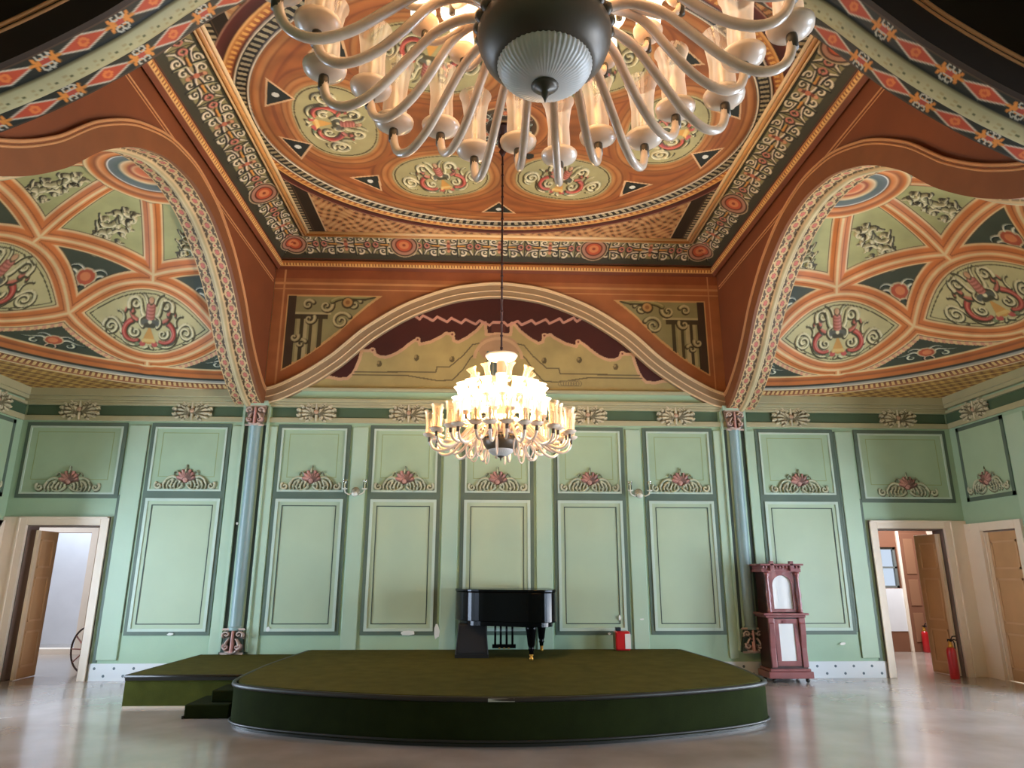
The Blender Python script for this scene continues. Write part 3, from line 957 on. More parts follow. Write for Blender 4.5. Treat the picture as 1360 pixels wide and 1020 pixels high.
def face(name, a, top, place, m, inset=0.0):
    L = arch_line(a, 160)
    mb = MB()
    vs = []; fs = []
    for p in L: vs.append(place(p[0], p[1])); vs.append(place(p[0], top))
    for i in range(len(L)-1): fs.append((2*i, 2*i+2, 2*i+3, 2*i+1))
    mb.add(vs, fs)
    return mb.build(name, m, ceiling)
def archivolt(name, a, w, th, place, mats, lines=((1.0, 0.017), (0.84, 0.012))):
    """raised band following the arch with pale mouldings on its outer edge"""
    L = arch_line(a, 200); O = offset_line(L, w)
    L = L.copy(); O[:, 0] = np.clip(O[:, 0], -a, a); O[:, 1] = np.maximum(O[:, 1], L[:, 1])
    mb = MB(); vs = []; fs = []
    for p, q in zip(L, O):
        vs += [place(p[0], p[1], 0), place(p[0], p[1], th), place(q[0], q[1], th), place(q[0], q[1], 0)]
    for i in range(len(L)-1):
        for k in range(3): fs.append((4*i+k, 4*i+k+1, 4*i+5+k, 4*i+4+k))
    mb.add(vs, fs, 0)
    for f, r_ in lines:
        M_ = L+(O-L)*f
        mb.tube([place(p[0], p[1], th) for p in M_[::2]], r_, 8, 1)
    return mb.build(name, mats, ceiling)
for s in (-1, 1):
    face('side_arch_face', AS, 7.0, lambda u, z, s=s: (s*XA, CY+u, z), m_span)
    face('side_arch_back', AS, 7.4, lambda u, z, s=s: (s*XB, CY+u, z), m_span)
    archivolt('side_archivolt', AS, 0.27, 0.05, lambda u, z, t, s=s: (s*(XA-t), CY+u, z), [m_vault_edge, m_pale])
    x0, x1 = sorted((s*(XA-0.004), s*(XA+0.01)))
    MB().box(x0, x1, 4.6, D-0.12, 6.70, 6.725).box(x0, x1, 4.6, D-0.12, 6.655, 6.67).build('spandrel_line', m_pale, ceiling)
    # the same arch of the front bay (only its springing shows)
    face('side_arch_face', AS, 7.4, lambda u, z, s=s: (s*XA, 2*4.25-CY+u, z), m_front_shade)
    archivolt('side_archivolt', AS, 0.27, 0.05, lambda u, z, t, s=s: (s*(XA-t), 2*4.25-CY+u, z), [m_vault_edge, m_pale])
    face('front_bay_soffit', AS, 7.4, lambda u, z, s=s: (s*XB, 2*4.25-CY+u, z), m_front_shade)
    vs = []; fs = []
    L = arch_line(AS, 120)
    for p in L: vs += [(s*XA, 2*4.25-CY+p[0], p[1]), (s*XB, 2*4.25-CY+p[0], p[1])]
    fs = [(2*i, 2*i+1, 2*i+3, 2*i+2) for i in range(len(L)-1)]
    MB().add(vs, fs).build('front_side_soffit', m_vault_edge, ceiling)
face('front_arch_face', 4.1, 7.4, lambda u, z: (u, FY0, z), m_front_shade)
face('front_arch_back', 4.1, 7.1, lambda u, z: (u, FY1, z), m_span)
archivolt('front_archivolt', 4.1, 0.27, 0.04, lambda u, z, t: (u, FY0-t, z), [m_front_shade, m_pale])
# low soffits closing the front arch ends and the strip between the bays
for s in (-1, 1):
    x0, x1 = sorted((s*XA, s*HW))
    MB().box(x0, x1, 4.30, 4.46, Z0-0.02, 5.2).build('bay_divider', m_span, ceiling)
    x0, x1 = sorted((s*4.0, s*(XB+0.02)))
    MB().box(x0, x1, 3.86, 4.46, 4.40, 5.0).build('hanging_springer', m_vault_edge, ceiling, bevel=0.03)

# ---- back wall arch
archivolt('back_archivolt', 4.1, 0.27, 0.09, lambda u, z, t: (u, D-t, z), [m_backarch, m_pale2], ((1.0, 0.02), (0.9, 0.014), (0.45, 0.012), (0.04, 0.016)))
def paint_backwall():
    st = 0.011
    U, V = np.meshgrid(np.arange(-4.05, 4.06, st), np.arange(4.68, 7.0, st))
    L = arch_line(4.1, 200)
    zin = np.interp(U, L[:, 0], L[:, 1])
    O = offset_line(L, 0.26); o = np.argsort(O[:, 0]); zout = np.interp(U, O[o, 0], O[o, 1])
    C = np.empty(U.shape+(3,)); C[:] = (170, 106, 62)
    C *= (1+0.08*wob(U, V, 2, 3))[..., None]
    # spandrels: brown frame, green painted panel
    ax = np.abs(U)
    tri = (ax > 2.05) & (ax < 3.78) & (V < 6.44) & (V > zout+0.30+0.1*(3.8-ax))
    H = np.zeros_like(U)
    d = np.minimum(np.minimum(6.44-V, 3.78-ax), (V-zout-0.30-0.1*(3.8-ax))*0.72)
    C[tri] = (150, 146, 100)
    frm = (np.abs(d) < 0.02); C[frm & (ax > 2.0) & (V < 6.5)] = (212, 170, 110)
    for s in (-1, 1):
        t2 = tri & (U*s > 0)
        # pilaster, scrolls and drapery of the painted architecture
        for q, c in ((3.66,(60,50,30)),(3.56,(176,168,120)),(3.5,(70,62,38)),(3.44,(190,180,134)),(3.34,(80,72,44)),(3.28,(170,160,112)),(3.18,(72,64,40))):
            C[t2 & (np.abs(ax-q) < 0.035) & (V < 6.0) & (V > 5.15)] = c
        C[t2 & (V > 6.0) & (V < 6.08) & (ax > 3.05)] = (70, 62, 40); C[t2 & (V > 6.08) & (V < 6.13) & (ax > 3.0)] = (190, 180, 134)
        C[t2 & (ax > 3.64)] = (70, 56, 40)
        mo = Motif(1.7, 1.3, 0.01)
        for (cx, cy, rr, tn, dr) in ((0.18,0.02,0.17,1.4,1),(-0.1,0.3,0.12,1.2,-1),(0.4,0.34,0.12,1.2,1),(-0.42,0.32,0.1,1.1,1),(-0.38,0.05,0.1,1,-1),(0.58,0.48,0.07,1,1),(-0.5,-0.42,0.09,1,1),(-0.62,-0.3,0.08,1,-1)):
            mo.leaf(spiral(cx, cy, rr, 0.5, tn, dr), 0.03, (62,54,32), (176,168,120), (206,196,150), 0.5)
        mo.leaf(bez((0.0,0.4),(0.2,0.55),(0.5,0.4),(0.75,0.5)), 0.04, (62,54,32), (140,140,86), (176,168,120))
        mo.dot(0.28,0.36,0.11,(70,60,34)); mo.dot(0.28,0.37,0.085,(190,150,92)); mo.dot(0.28,0.37,0.04,(150,104,60))
        C2 = C.copy(); stamp(U, V, C2, None, mo, s*3.0, 5.95, 0, 1.0, flipx=(s > 0))
        C[t2] = C2[t2]
    C[V > 6.78] = (150, 84, 48); C[(V > 6.66) & (V < 6.7)] = (206, 150, 96); C[(V > 6.56) & (V < 6.58) & (V > zout+0.05)] = (206, 150, 96)
    C[(ax > 3.86) & (ax < 3.89)] = (206, 150, 96)
    # lunette: maroon ground with a scalloped green curtain painted below
    lun = V < zin+0.01
    C[lun] = (64, 18, 11)
    half = [(3.2,4.93),(2.93,4.92),(2.80,4.89),(2.64,4.90),(2.56,4.98),(2.51,5.07),(2.45,5.25),(2.43,5.34),(2.42,5.41),(2.21,5.43),(2.18,5.35),(2.10,5.31),(2.0,5.30),(1.90,5.33),(1.80,5.38),(1.69,5.46),(1.59,5.55),(1.5,5.62),(1.43,5.64),(1.40,5.55),(1.21,5.60),(1.01,5.71),(0.94,5.77),(0.82,5.74),(0.80,5.63),(0.72,5.60),(0.56,5.69),(0.39,5.83),(0.27,5.98),(0.24,5.98),(0.22,5.76),(0.1,5.76),(0.0,5.78)]
    hx_ = np.array([p[0] for p in half[::-1]]); hz = np.array([p[1] for p in half[::-1]])
    top = np.interp(ax, hx_, hz)
    grn = lun & (V < top)
    C[grn] = np.array((172,154,98))
    cur = [(p[0], p[1]) for p in half]
    dl = np.minimum(pdist(U, V, cur, .2), pdist(U, V, [(-a, b_) for a, b_ in cur], .2))
    C[(dl < 0.028) & lun] = (204, 162, 122)
    for cx, cz in ((2.23,5.43),(1.44,5.64),(0.83,5.75)):
        for s in (-1, 1):
            q = np.hypot(U-s*cx, V-cz); C[(q < 0.05)] = (204,162,122); C[q < 0.02] = (120,60,44)
    # garland line
    zz = [(0.0, 5.99), (0.1, 5.99)]
    for k in range(5): zz += [(0.12+0.255*k+0.04, 5.93+0.018*k), (0.12+0.255*(k+1)-0.03, 6.02+0.02*k)]
    zz += [(1.42, 6.03), (1.5, 6.08)]
    for s in (-1, 1): C[(pdist(U, V, [(s*a, b_) for a, b_ in zz], .1) < 0.023) & lun] = (200, 146, 124)
    # drawn lines on the curtain, tassel shadows, centre shield
    for pts, w_ in (([(3.0,4.97),(1.6,4.97),(1.05,4.88),(0.8,4.9),(0.62,5.1),(0.5,5.3),(0.3,5.5)],0.012),([(3.0,5.02),(1.1,5.04),(1.08,5.14),(0.86,5.14),(0.62,5.36),(0.46,5.56),(0.2,5.62)],0.012)):
        for s in (-1, 1):
            dd = pdist(U, V, [(s*a, b_) for a, b_ in pts], .1); C[(dd < w_) & grn] = (104, 90, 58)
    for cx, cz in ((2.1,5.18),(1.45,5.3),(0.82,5.28)):
        for s in (-1, 1):
            q = np.hypot((U-s*cx)*1.3, V-cz); C[q < 0.06] = (96, 82, 46); C[np.hypot((U-s*cx+.02)*1.3, V-cz-.02) < 0.03] = (150,130,84)
    sh = (np.hypot(U/0.36, (V-5.5)/0.26) < 1) & grn; C[sh] = (176, 140, 104)
    ar = np.abs(np.hypot(U, (V-5.3)*1.1)-0.42) < 0.03; C[ar & (V > 5.3) & grn] = (196,160,120)
    C[(ax < 0.13) & (V > 5.8) & (V < 5.95)] = (92, 44, 30)
    lyre = (ax < 0.2) & (V > 4.95) & (V < 5.45); C[lyre & (((U*14) % 1) < 0.55)] = (84, 104, 100); C[lyre & (((U*14) % 1) >= 0.55)] = (150, 150, 124)
    C[(np.hypot(U+0.14, V-4.95) < 0.06)] = (196, 120, 100)
    for k in range(-6, 7):
        for s in (-1, 1):
            x = s*(1.1+0.0*k)
        q = np.abs(np.hypot(U-1.25-0.09*k*0.5, V-4.86)-0.05) < 0.008; C[q & grn & (k > -4) & (k < 5)] = (130, 116, 78)
    rec = np.where(lun, 0.0, 0.02)
    P = np.stack([U, D-0.004-rec, V], -1)
    # the field behind the arch band
    return grid_mesh('painted_lunette', P, C, PM, wall_back)
paint_backwall()

# ---- gold dentil band round the middle bay
def band_col(s, q):
    C = np.empty(s.shape+(3,)); C[:] = (196, 122, 62)
    C[q < 0.05] = (122, 62, 34)
    m = (q > 0.055) & (q < 0.10); C[m] = (150, 88, 44); C[m & (((s/0.055) % 1) < 0.55)] = (232, 184, 104)
    C[(q > 0.045) & (q < 0.057)] = (222, 170, 104)
    C[(q > 0.12) & (q < 0.135)] = (226, 170, 110); C[q > 0.175] = (104, 54, 30)
    return C
def run_strip(name, p0, p1, fn, w, prof, mt=PM, st=0.012, nq=None):
    """flat or sloping strip from p0 to p1, prof(q)->(inward offset, z), inward is left of p0->p1"""
    p0 = np.array(p0, float); p1 = np.array(p1, float); Lg = np.hypot(*(p1-p0)); t = (p1-p0)/Lg; n = np.array([-t[1], t[0]])
    s = np.linspace(0, Lg, int(Lg/st)+1); q = np.linspace(0, w, nq or int(w/0.010)+1)
    S_, Q_ = np.meshgrid(s, q, indexing='ij')
    off, z = prof(Q_)
    S2 = np.clip(S_, off, Lg-off)              # mitred corners
    P = np.stack([p0[0]+t[0]*S2+n[0]*off, p0[1]+t[1]*S2+n[1]*off, z], -1)
    return grid_mesh(name, P, fn(S2-Lg/2, Q_), mt, ceiling)
X0, X1, Y0, Y1 = -XA+0.02, XA-0.02, FY1, D-0.01
rect = [((X1, Y1), (X0, Y1)), ((X0, Y1), (X0, Y0)), ((X0, Y0), (X1, Y0)), ((X1, Y0), (X1, Y1))]
for a, b_ in rect:
    run_strip('gold_dentil_band', a, b_, band_col, 0.19, lambda q: (0.02+0.09*np.sin(np.clip(q/0.19, 0, 1)*PI*0.9), 6.94+q))
def cove_fn(Lg):
    def f(s, q):
        C = np.empty(s.shape+(3,)); C[:] = (58, 58, 42)
        V = q-0.335
        s2 = np.asarray(s)
        n = int(Lg/2/0.92)+1
        for k in range(-n, n+1): stamp(s2, V, C, None, MV, k*0.92, 0, 0, 0.98, 0.98)
        for k in (-1.72, 1.72): stamp(s2, V, C, None, MR, k, 0, 0, 1.0)
        for k in (-1, 1):
            stamp(s2, V, C, None, MR, k*(Lg/2-0.36), 0, 0, 0.9)
        C[q < 0.03] = (90, 50, 30); C[q > 0.62] = (40, 46, 34)
        return C
    return f
for i, (a, b_) in enumerate(rect):
    Lg = abs(a[0]-b_[0])+abs(a[1]-b_[1])
    run_strip('cove_frieze', a, b_, cove_fn(Lg), 0.66, lambda q: (0.06+0.53*q/0.66, 7.13+0.26*np.sin(q/0.66*PI/2)), st=0.011)
# gold frame moulding
m_gold = mat('gold_frame_moulding', (206, 150, 88), 0.4, noise=0.12, nscale=4)
m_goldl = mat('gold_frame_edge', (236, 204, 150), 0.4)
CX, CYH = 3.42, 3.13
fr_ = MB()
for e, r_, mi in ((0.0, 0.028, 1), (0.055, 0.04, 0), (0.105, 0.028, 1)):
    c = [(-CX-e+0.05, CY-CYH-e+0.05), (CX+e-0.05, CY-CYH-e+0.05), (CX+e-0.05, CY+CYH+e-0.05), (-CX-e+0.05, CY+CYH+e-0.05)]
    for k in range(4):
        p, q = c[k], c[(k+1) % 4]; fr_.tube([(p[0], p[1], ZC-0.01), (q[0], q[1], ZC-0.01)], r_, 8, mi)
fr_.build('gold_frame', [m_gold, m_goldl], ceiling)

def paint_centre():
    st = 0.0115
    U, V = np.meshgrid(np.arange(-CX-0.05, CX+0.06, st), np.arange(-CYH-0.05, CYH+0.06, st))
    A, B = 3.30, 2.54
    rr = np.hypot(U/A, V/B)+1e-6
    gr = np.hypot(U/A**2, V/B**2)/rr+1e-6
    d = (rr-1)/gr
    arc = np.arctan2(V/B, U/A)*2.9
    H = np.zeros_like(U)
    # corners
    C = np.empty(U.shape+(3,)); C[:] = (188, 140, 92)
    k2 = np.sin(U*23)*np.sin(V*27)+0.7*np.sin(U*15+V*19)
    k3 = np.sin(U*31+2*np.sin(V*9))*np.sin(V*29+2*np.sin(U*11)); C[k3 > 0.35] = (206, 164, 112); C[k3 < -0.45] = (140, 70, 46); C[(k3 < -0.75)] = (110,96,60)
    ex = CX-np.abs(U); ey = CYH-np.abs(V)
    # bead band along the left and right edge of the frame
    C[ex < 0.36] = (46, 38, 28); C[(ex > 0.36) & (ex < 0.385)] = (206, 180, 140)
    C[(ex > 0.16) & (ex < 0.17)] = (90, 70, 50)
    C[(ex < 0.15) & (ex > 0.03)] = (40, 36, 28); C[(ex < 0.14) & (ex > 0.04) & (((V/0.085) % 1) < 0.5)] = (176, 160, 124)
    # bands round the oval
    b = ramp(d, [(0,(36,30,22)),(.012,(226,210,180)),(.026,(226,210,180)),(.032,(34,30,22)),(.165,(34,30,22)),(.172,(222,206,176)),(.19,(222,206,176)),(.196,(60,26,22)),(.21,(150,82,46)),(.29,(196,124,62)),(.31,(232,180,110)),(.325,(232,180,110)),(.332,(70,34,26)),(.44,(104,50,42)),(.455,(190,150,120)),(.47,(60,34,26))])
    a = (d > 0)*sstep(0.475, 0.468, d)
    C = C*(1-a[..., None])+b*a[..., None]
    m = (d > .045) & (d < .15) & (((arc/0.10) % 1) < 0.5); C[m] = (168, 156, 122)
    m = (d > .225) & (d < .285) & (((arc/0.09) % 1) < 0.5); C[m] = (232, 176, 96)
    H += 0.02*np.exp(-((d-.02)/.012)**2)+0.02*np.exp(-((d-.18)/.012)**2)
    # inside the oval: grained orange with flowing contours round six medallions
    meds = [(-2.25, 0.0, .54, .76, 0.0), (2.2, 0.0, .54, .76, 0.0), (-.93, 1.24, .73, .56, -.22), (.93, 1.24, .73, .56, .22), (-.93, -1.24, .73, .56, .22), (.93, -1.24, .73, .56, -.22)]
    dm = np.full(U.shape, 9.0)
    for mx_, my_, ma, mb_, an in meds:
        x = (U-mx_)*math.cos(an)+(V-my_)*math.sin(an); y = -(U-mx_)*math.sin(an)+(V-my_)*math.cos(an)
        q = (np.abs(x/ma)**2.3+np.abs(y/mb_)**2.3)**(1/2.3)
        dm = np.minimum(dm, (q-1)*0.5*(ma+mb_))
    ins = d < 0
    base = ramp(np.minimum(dm, -d*0.8+0.05), [(0,(196,148,92)),(.03,(214,150,84)),(.07,(170,100,50)),(.09,(206,130,68)),(.13,(214,146,84)),(.15,(160,92,46)),(.17,(200,122,62)),(.24,(190,110,56)),(.26,(150,82,42)),(.30,(186,108,54)),(.6,(170,98,50))])
    base *= 0.8*(1+0.07*np.sin(26*(dm+0.06*wob(U, V, 2.5, 5))))[..., None]
    C[ins] = base[ins]
    g = ins & (dm < 0.0); C[g] = (166, 156, 108); 
    ln = ins & (np.abs(dm+0.03) < 0.010); C[ln] = (84, 70, 40)
    for mx_, my_, ma, mb_, an in meds:
        if my_: stamp(U, V, C, H, ML, mx_, my_, (PI if my_ > 0 else 0)+an, 0.95, 1.2)
        else: stamp(U, V, C, H, ML, mx_, my_, PI/2*(1 if mx_ > 0 else -1), 0.98, 1.08)
    # small dark triangles with a pearl
    for px, py in ((-.04, 2.16), (-2.02, 1.40), (2.02, 1.40), (-2.02, -1.40), (2.02, -1.40), (0, -2.16), (-2.9, -.55), (-2.9, .55), (2.9, .55), (2.9, -.55)):
        n = np.array([px/A**2, py/B**2]); n /= np.linalg.norm(n); t = np.array([-n[1], n[0]])
        c = np.array([px, py])
        tri = [tuple(c+n*0.1+t*0.24), tuple(c+n*0.1-t*0.24), tuple(c-n*0.2)]
        big = [tuple(c+(np.array(p)-c)*1.22) for p in tri]
        C[inside(U, V, big)] = (206, 166, 120); C[inside(U, V, tri)] = (34, 38, 30)
        C[np.hypot(U-px, V-py) < 0.045] = (206, 204, 186)
    # centre rosette
    rc = np.hypot(U, V*1.05)
    ros = ramp(rc, [(0,(120,60,36)),(.12,(120,60,36)),(.14,(206,150,92)),(.2,(60,44,30)),(.42,(92,66,40)),(.44,(222,180,124)),(.47,(150,84,44)),(.58,(196,118,60)),(.6,(110,60,32)),(.62,(196,118,60))])
    C[rc < .62] = ros[rc < .62]
    for k in range(6):
        a = k*PI/3+PI/6
        stamp(U, V, C, None, MC, .31*math.cos(a), .31*math.sin(a), a+PI/2, 0.4)
        x, y = 0.74*math.cos(a-PI/6), 0.74*math.sin(a-PI/6)
        C[(np.hypot(U-x, (V-y)) < 0.07)] = (36, 38, 30)
    P = np.stack([U, V+CY, ZC-H], -1)
    return grid_mesh('painted_ceiling', P, C, PM, ceiling)
paint_centre()
# front bay ceiling
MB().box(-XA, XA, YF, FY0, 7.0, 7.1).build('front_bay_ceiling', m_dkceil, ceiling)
# ------------------------------------------------------------------ doorways
def casing_back(s):
    """cream casing and lining of a doorway in the back wall"""
    m = MB(); x0, x1 = sorted((s*DX0, s*DX1)); y0 = D-0.05; c = 0.135
    m.box(x0-c, x0, y0, D+0.01, 0, DZ+c); m.box(x1, x1+c, y0, D+0.01, 0, DZ+c); m.box(x0, x1, y0, D+0.01, DZ, DZ+c)
    for a, b_ in ((x0-c, x0-c+0.03), (x1+c-0.03, x1+c)): m.box(a, b_, y0-0.02, D, 0, DZ+c)
    a, b_ = sorted((s*(DX1+c), s*HW)); m.box(a, b_, y0+0.02, D, 0, DZ+c)
    m.box(x0-c, x1+c, y0-0.02, D, DZ+c-0.03, DZ+c)
    m.box(x0, x0+0.02, D, D+WT, 0, DZ, 1); m.box(x1-0.02, x1, D, D+WT, 0, DZ, 1); m.box(x0, x1, D, D+WT, DZ-0.02, DZ, 1)
    return m
def leaf(name, w_, h_, parent, loc, rz, double=True):
    """panelled door leaf, hinge at its origin, along +x"""
    m = MB(); t = 0.022
    m.box(0, w_, -t, t, 0.01, h_)
    o = m.build(name, m_leafw, parent, bevel=0.004); o.location = loc; o.rotation_euler = (0, 0, rz)
    e = MB(); e.box(-0.006, 0.0, -t, t, 0.01, h_); e.box(w_, w_+0.006, -t, t, 0.01, h_)
    for y0, y1 in ((-t-0.003, -t), (t, t+0.003)): e.box(0, 0.06, y0, y1, 0.01, h_)
    e.build('leaf_edge', m_leafp, o)
    for z0, z1 in ((0.18, 0.72), (0.86, 1.55), (1.69, h_-0.14)):
        p = MB()
        for q in (-1, 1):
            y0, y1 = sorted((q*t, q*(t+0.012)))
            m2 = ((0.09, w_-0.09, z0, z0+0.03), (0.09, w_-0.09, z1-0.03, z1), (0.09, 0.12, z0, z1), (w_-0.12, w_-0.09, z0, z1))
            for a, b_, c_, d_ in m2: p.box(a, b_, y0, y1, c_, d_)
        p.build('leaf_panel', m_leafm, o)
    return o
m_leafm = mat('door_tan_moulding', (214,174,130), 0.45, noise=0.05)
m_lining = mat('door_lining', (120,102,92), 0.5)
d1 = struct(casing_back(-1).build('door_1', [m_casing, m_lining], bevel=0.006))
leaf('door_leaf', 0.56, 2.28, d1, (-DX1+0.16, D+0.02, 0), math.radians(91.5))
d2 = struct(casing_back(1).build('door_2', [m_casing, m_lining], bevel=0.006))
leaf('door_leaf', 0.56, 2.28, d2, (DX1-0.06, D+0.06, 0), math.radians(97))
# doorways in the side walls
for s, n in ((1, 3), (-1, 4)):
    m = MB(); c = 0.135
    def SX(d0, d1_): return sorted((s*(HW-d0), s*(HW-d1_)))
    xa, xb = SX(0.05, -0.01)
    m.box(xa, xb, RY0-c, RY0, 0, 2.30+c); m.box(xa, xb, RY1, D-0.03, 0, 2.30+c); m.box(xa, xb, RY0, RY1, 2.30, 2.30+c)
    m.prism([(RY1+c+0.2, 2.30+c), (RY1+c+0.05, 2.30+c), (RY1+c+0.12, 2.30)], 'x', xa-0.01, xb)
    xa, xb = sorted((s*HW, s*(HW+0.3)))
    m.box(xa, xb, RY0, RY0+0.02, 0, 2.30, 0); m.box(xa, xb, RY1-0.02, RY1, 0, 2.30, 0); m.box(xa, xb, RY0, RY1, 2.28, 2.30, 1)
    dn = struct(m.build('door_%d' % n, [m_casing, m_lining], bevel=0.006))
    leaf('door_leaf', 0.745, 2.275, dn, (s*(HW+0.045), RY1-0.025, 0), -PI/2)

m_passage = mat('passage_pinkish_wall', (196,160,140), 0.6, noise=0.06)
# ------------------------------------------------------------------ rooms behind the two doorways
RB = 15.6
for s in (-1, 1):
    wl = m_passage if s < 0 else m_brownroom
    m = MB()
    if s < 0:
        # white passage with a further bright doorway
        m.box(-11.5, -9.62, RB, RB+0.2, 0, 3.4); m.box(-8.62, -5.0, RB, RB+0.2, 0, 3.4); m.box(-9.62, -8.62, RB, RB+0.2, 2.45, 3.4)
        m.box(-11.7, -11.5, D+WT, RB, 0, 3.4); m.box(-5.0, -4.8, D+WT, RB, 0, 3.4)
    else:
        m.box(5.0, 8.62, RB, RB+0.2, 0, 3.4); m.box(8.62, 9.0, RB, RB+0.2, 0, 1.32); m.box(8.62, 9.0, RB, RB+0.2, 2.2, 3.4); m.box(9.0, 11.5, RB, RB+0.2, 0, 3.4)
        m.box(11.5, 11.7, D+WT, RB, 0, 3.4); m.box(4.8, 5.0, D+WT, RB, 0, 3.4)
    x0, x1 = sorted((s*HW, s*11.7)); m.box(x0, x1, D, D+WT, 0, 3.4, 0)
    struct(m.build('wall_passage_left' if s < 0 else 'wall_passage_right', wl))
    x0, x1 = sorted((s*4.8, s*11.7))
    struct(MB().box(x0, x1, D+WT, RB+0.2, 3.4, 3.5).build('ceiling_passage_left' if s < 0 else 'ceiling_passage_right', m_white))
# further doorway on the left: casing, sill step, white court wall beyond
m = MB(); c = 0.14
m.box(-9.62-c, -9.62, RB-0.06, RB, 0, 2.45+c); m.box(-8.62, -8.62+c, RB-0.06, RB, 0, 2.45+c); m.box(-9.62, -8.62, RB-0.06, RB, 2.45, 2.45+c)
m.box(-9.62, -8.62, RB-0.02, RB+0.3, 0, 0.10)
m.box(-8.2, -7.6, RB-0.05, RB, 0, 2.4, 1)
struct(m.build('door_5', [m_casing, m_leafp]))
struct(MB().box(-13, -6, 17.8, 18.0, 0, 3.6).build('wall_court', m_white))
# right: window, brown door and its pale jamb
m = MB()
for a, b_, z0, z1 in ((8.62,8.67,1.32,2.2),(8.95,9.0,1.32,2.2),(8.62,9.0,1.32,1.37),(8.62,9.0,2.15,2.2),(8.62,9.0,1.74,1.78)): m.box(a, b_, RB+0.05, RB+0.12, z0, z1)
struct(m.build('window_%d' % (wn+1), mat('window_bar_grey', (110,116,112), 0.5)))
m = MB()
m.box(8.40, 9.05, RB-0.012, RB, 0.42, 1.31)                       # pale panel below the window
struct(m.build('trim_3', m_white))
m = MB()
m.box(9.08, 9.75, RB-0.03, RB, 0.0, 2.5); 
for z0, z1 in ((0.2,0.8),(0.95,1.5),(1.62,2.38)):
    m.box(9.16, 9.38, RB-0.045, RB-0.03, z0, z1, 1); m.box(9.45, 9.67, RB-0.045, RB-0.03, z0, z1, 1)
m.box(9.75, 9.88, RB-0.05, RB, 0, 2.55, 2); m.box(9.02, 9.08, RB-0.05, RB, 0, 2.55, 2)
struct(m.build('door_6', [m_brownroom, mat('brown_door_panel', (146,104,76), 0.5), m_casing], bevel=0.004))

# ------------------------------------------------------------------ fire extinguishers
m_red = mat('extinguisher_red', (190,28,34), 0.3, coat=0.4)
m_brass = mat('brass', (214,160,72), 0.35, metal=0.8)
m_black = mat('black_plastic', (14,14,14), 0.5)
m_tagw = mat('white_label', (226,220,210), 0.6)
def extinguisher(loc, h=0.66, r_=0.072):
    t = empty('fire_extinguisher', loc)
    s = h/0.66
    MB().lathe([(0.001,0.0),(r_*0.92,0.0),(r_,0.015),(r_,0.40*s),(r_*0.93,0.44*s),(r_*0.62,0.475*s),(0.03,0.49*s)], 24).build('cylinder_body', m_red, t)
    MB().lathe([(r_*0.66,0.472*s),(r_*0.5,0.50*s),(0.028,0.53*s),(0.024,0.56*s),(0.018,0.58*s)], 20).build('valve_collar', m_brass, t)
    m = MB(); m.tube([(0,-0.02,0.57*s),(0.0,-0.07,0.60*s),(0,-0.12,0.59*s)], 0.009, 8); m.tube([(0,-0.02,0.59*s),(0,-0.06,0.645*s),(0,-0.12,0.65*s)], 0.009, 8)
    m.box(-0.018,0.018,-0.03,0.03,0.56*s,0.60*s); m.build('squeeze_handle', m_black, t)
    m = MB(); m.tube([(0.02,0,0.575*s),(0.07,0.0,0.585*s),(0.098,0.0,0.53*s),(0.09,0,0.40*s),(0.082,0,0.25*s)], 0.010, 8); m.build('discharge_hose', m_black, t)
    return t
e1 = extinguisher((7.33, D-0.17, 0)); tag(e1, 'red fire extinguisher with brass collar on the floor against the open right door leaf', 'fire extinguisher', 'fire extinguishers'); e1.rotation_euler.z = 0.3
e2 = extinguisher((9.30, RB-0.13, 0.0), 0.6); tag(e2, 'small red fire extinguisher in the brown room seen through the right doorway', 'fire extinguisher', 'fire extinguishers')

# ------------------------------------------------------------------ cart wheel behind the left doorway
m_rim = mat('wheel_dark_iron', (84,70,66), 0.5, metal=0.3); m_pinkpaint = mat('faded_pink_paint', (206,150,140), 0.6)
t = tag(empty('spoked_wheel', (-6.83, 12.62, 0)), 'thin dark spoked wheel standing in the passage behind the left doorway', 'wheel')
m = MB(); m.tube([(0, 0.36*math.cos(a), 0.375+0.36*math.sin(a)) for a in np.linspace(0, 2*PI, 40)[:-1]], 0.015, 8, closed=True); m.build('rim', m_rim, t)
m = MB()
for k in range(10):
    a = 2*PI*k/10; m.tube([(0, 0.04*math.cos(a), 0.375+0.04*math.sin(a)), (0, 0.35*math.cos(a), 0.375+0.35*math.sin(a))], 0.012, 6)
m.build('spokes', m_pinkpaint, t)
m = MB(); m.lathe([(0.001,-0.05),(0.055,-0.05),(0.06,0.05),(0.001,0.05)], 16); m.xform(Matrix.Translation((0,0,0.375)) @ Matrix.Rotation(PI/2, 4, 'Y')); m.build('hub', m_pinkpaint, t)
t.rotation_euler = (0, 0, 1.15)

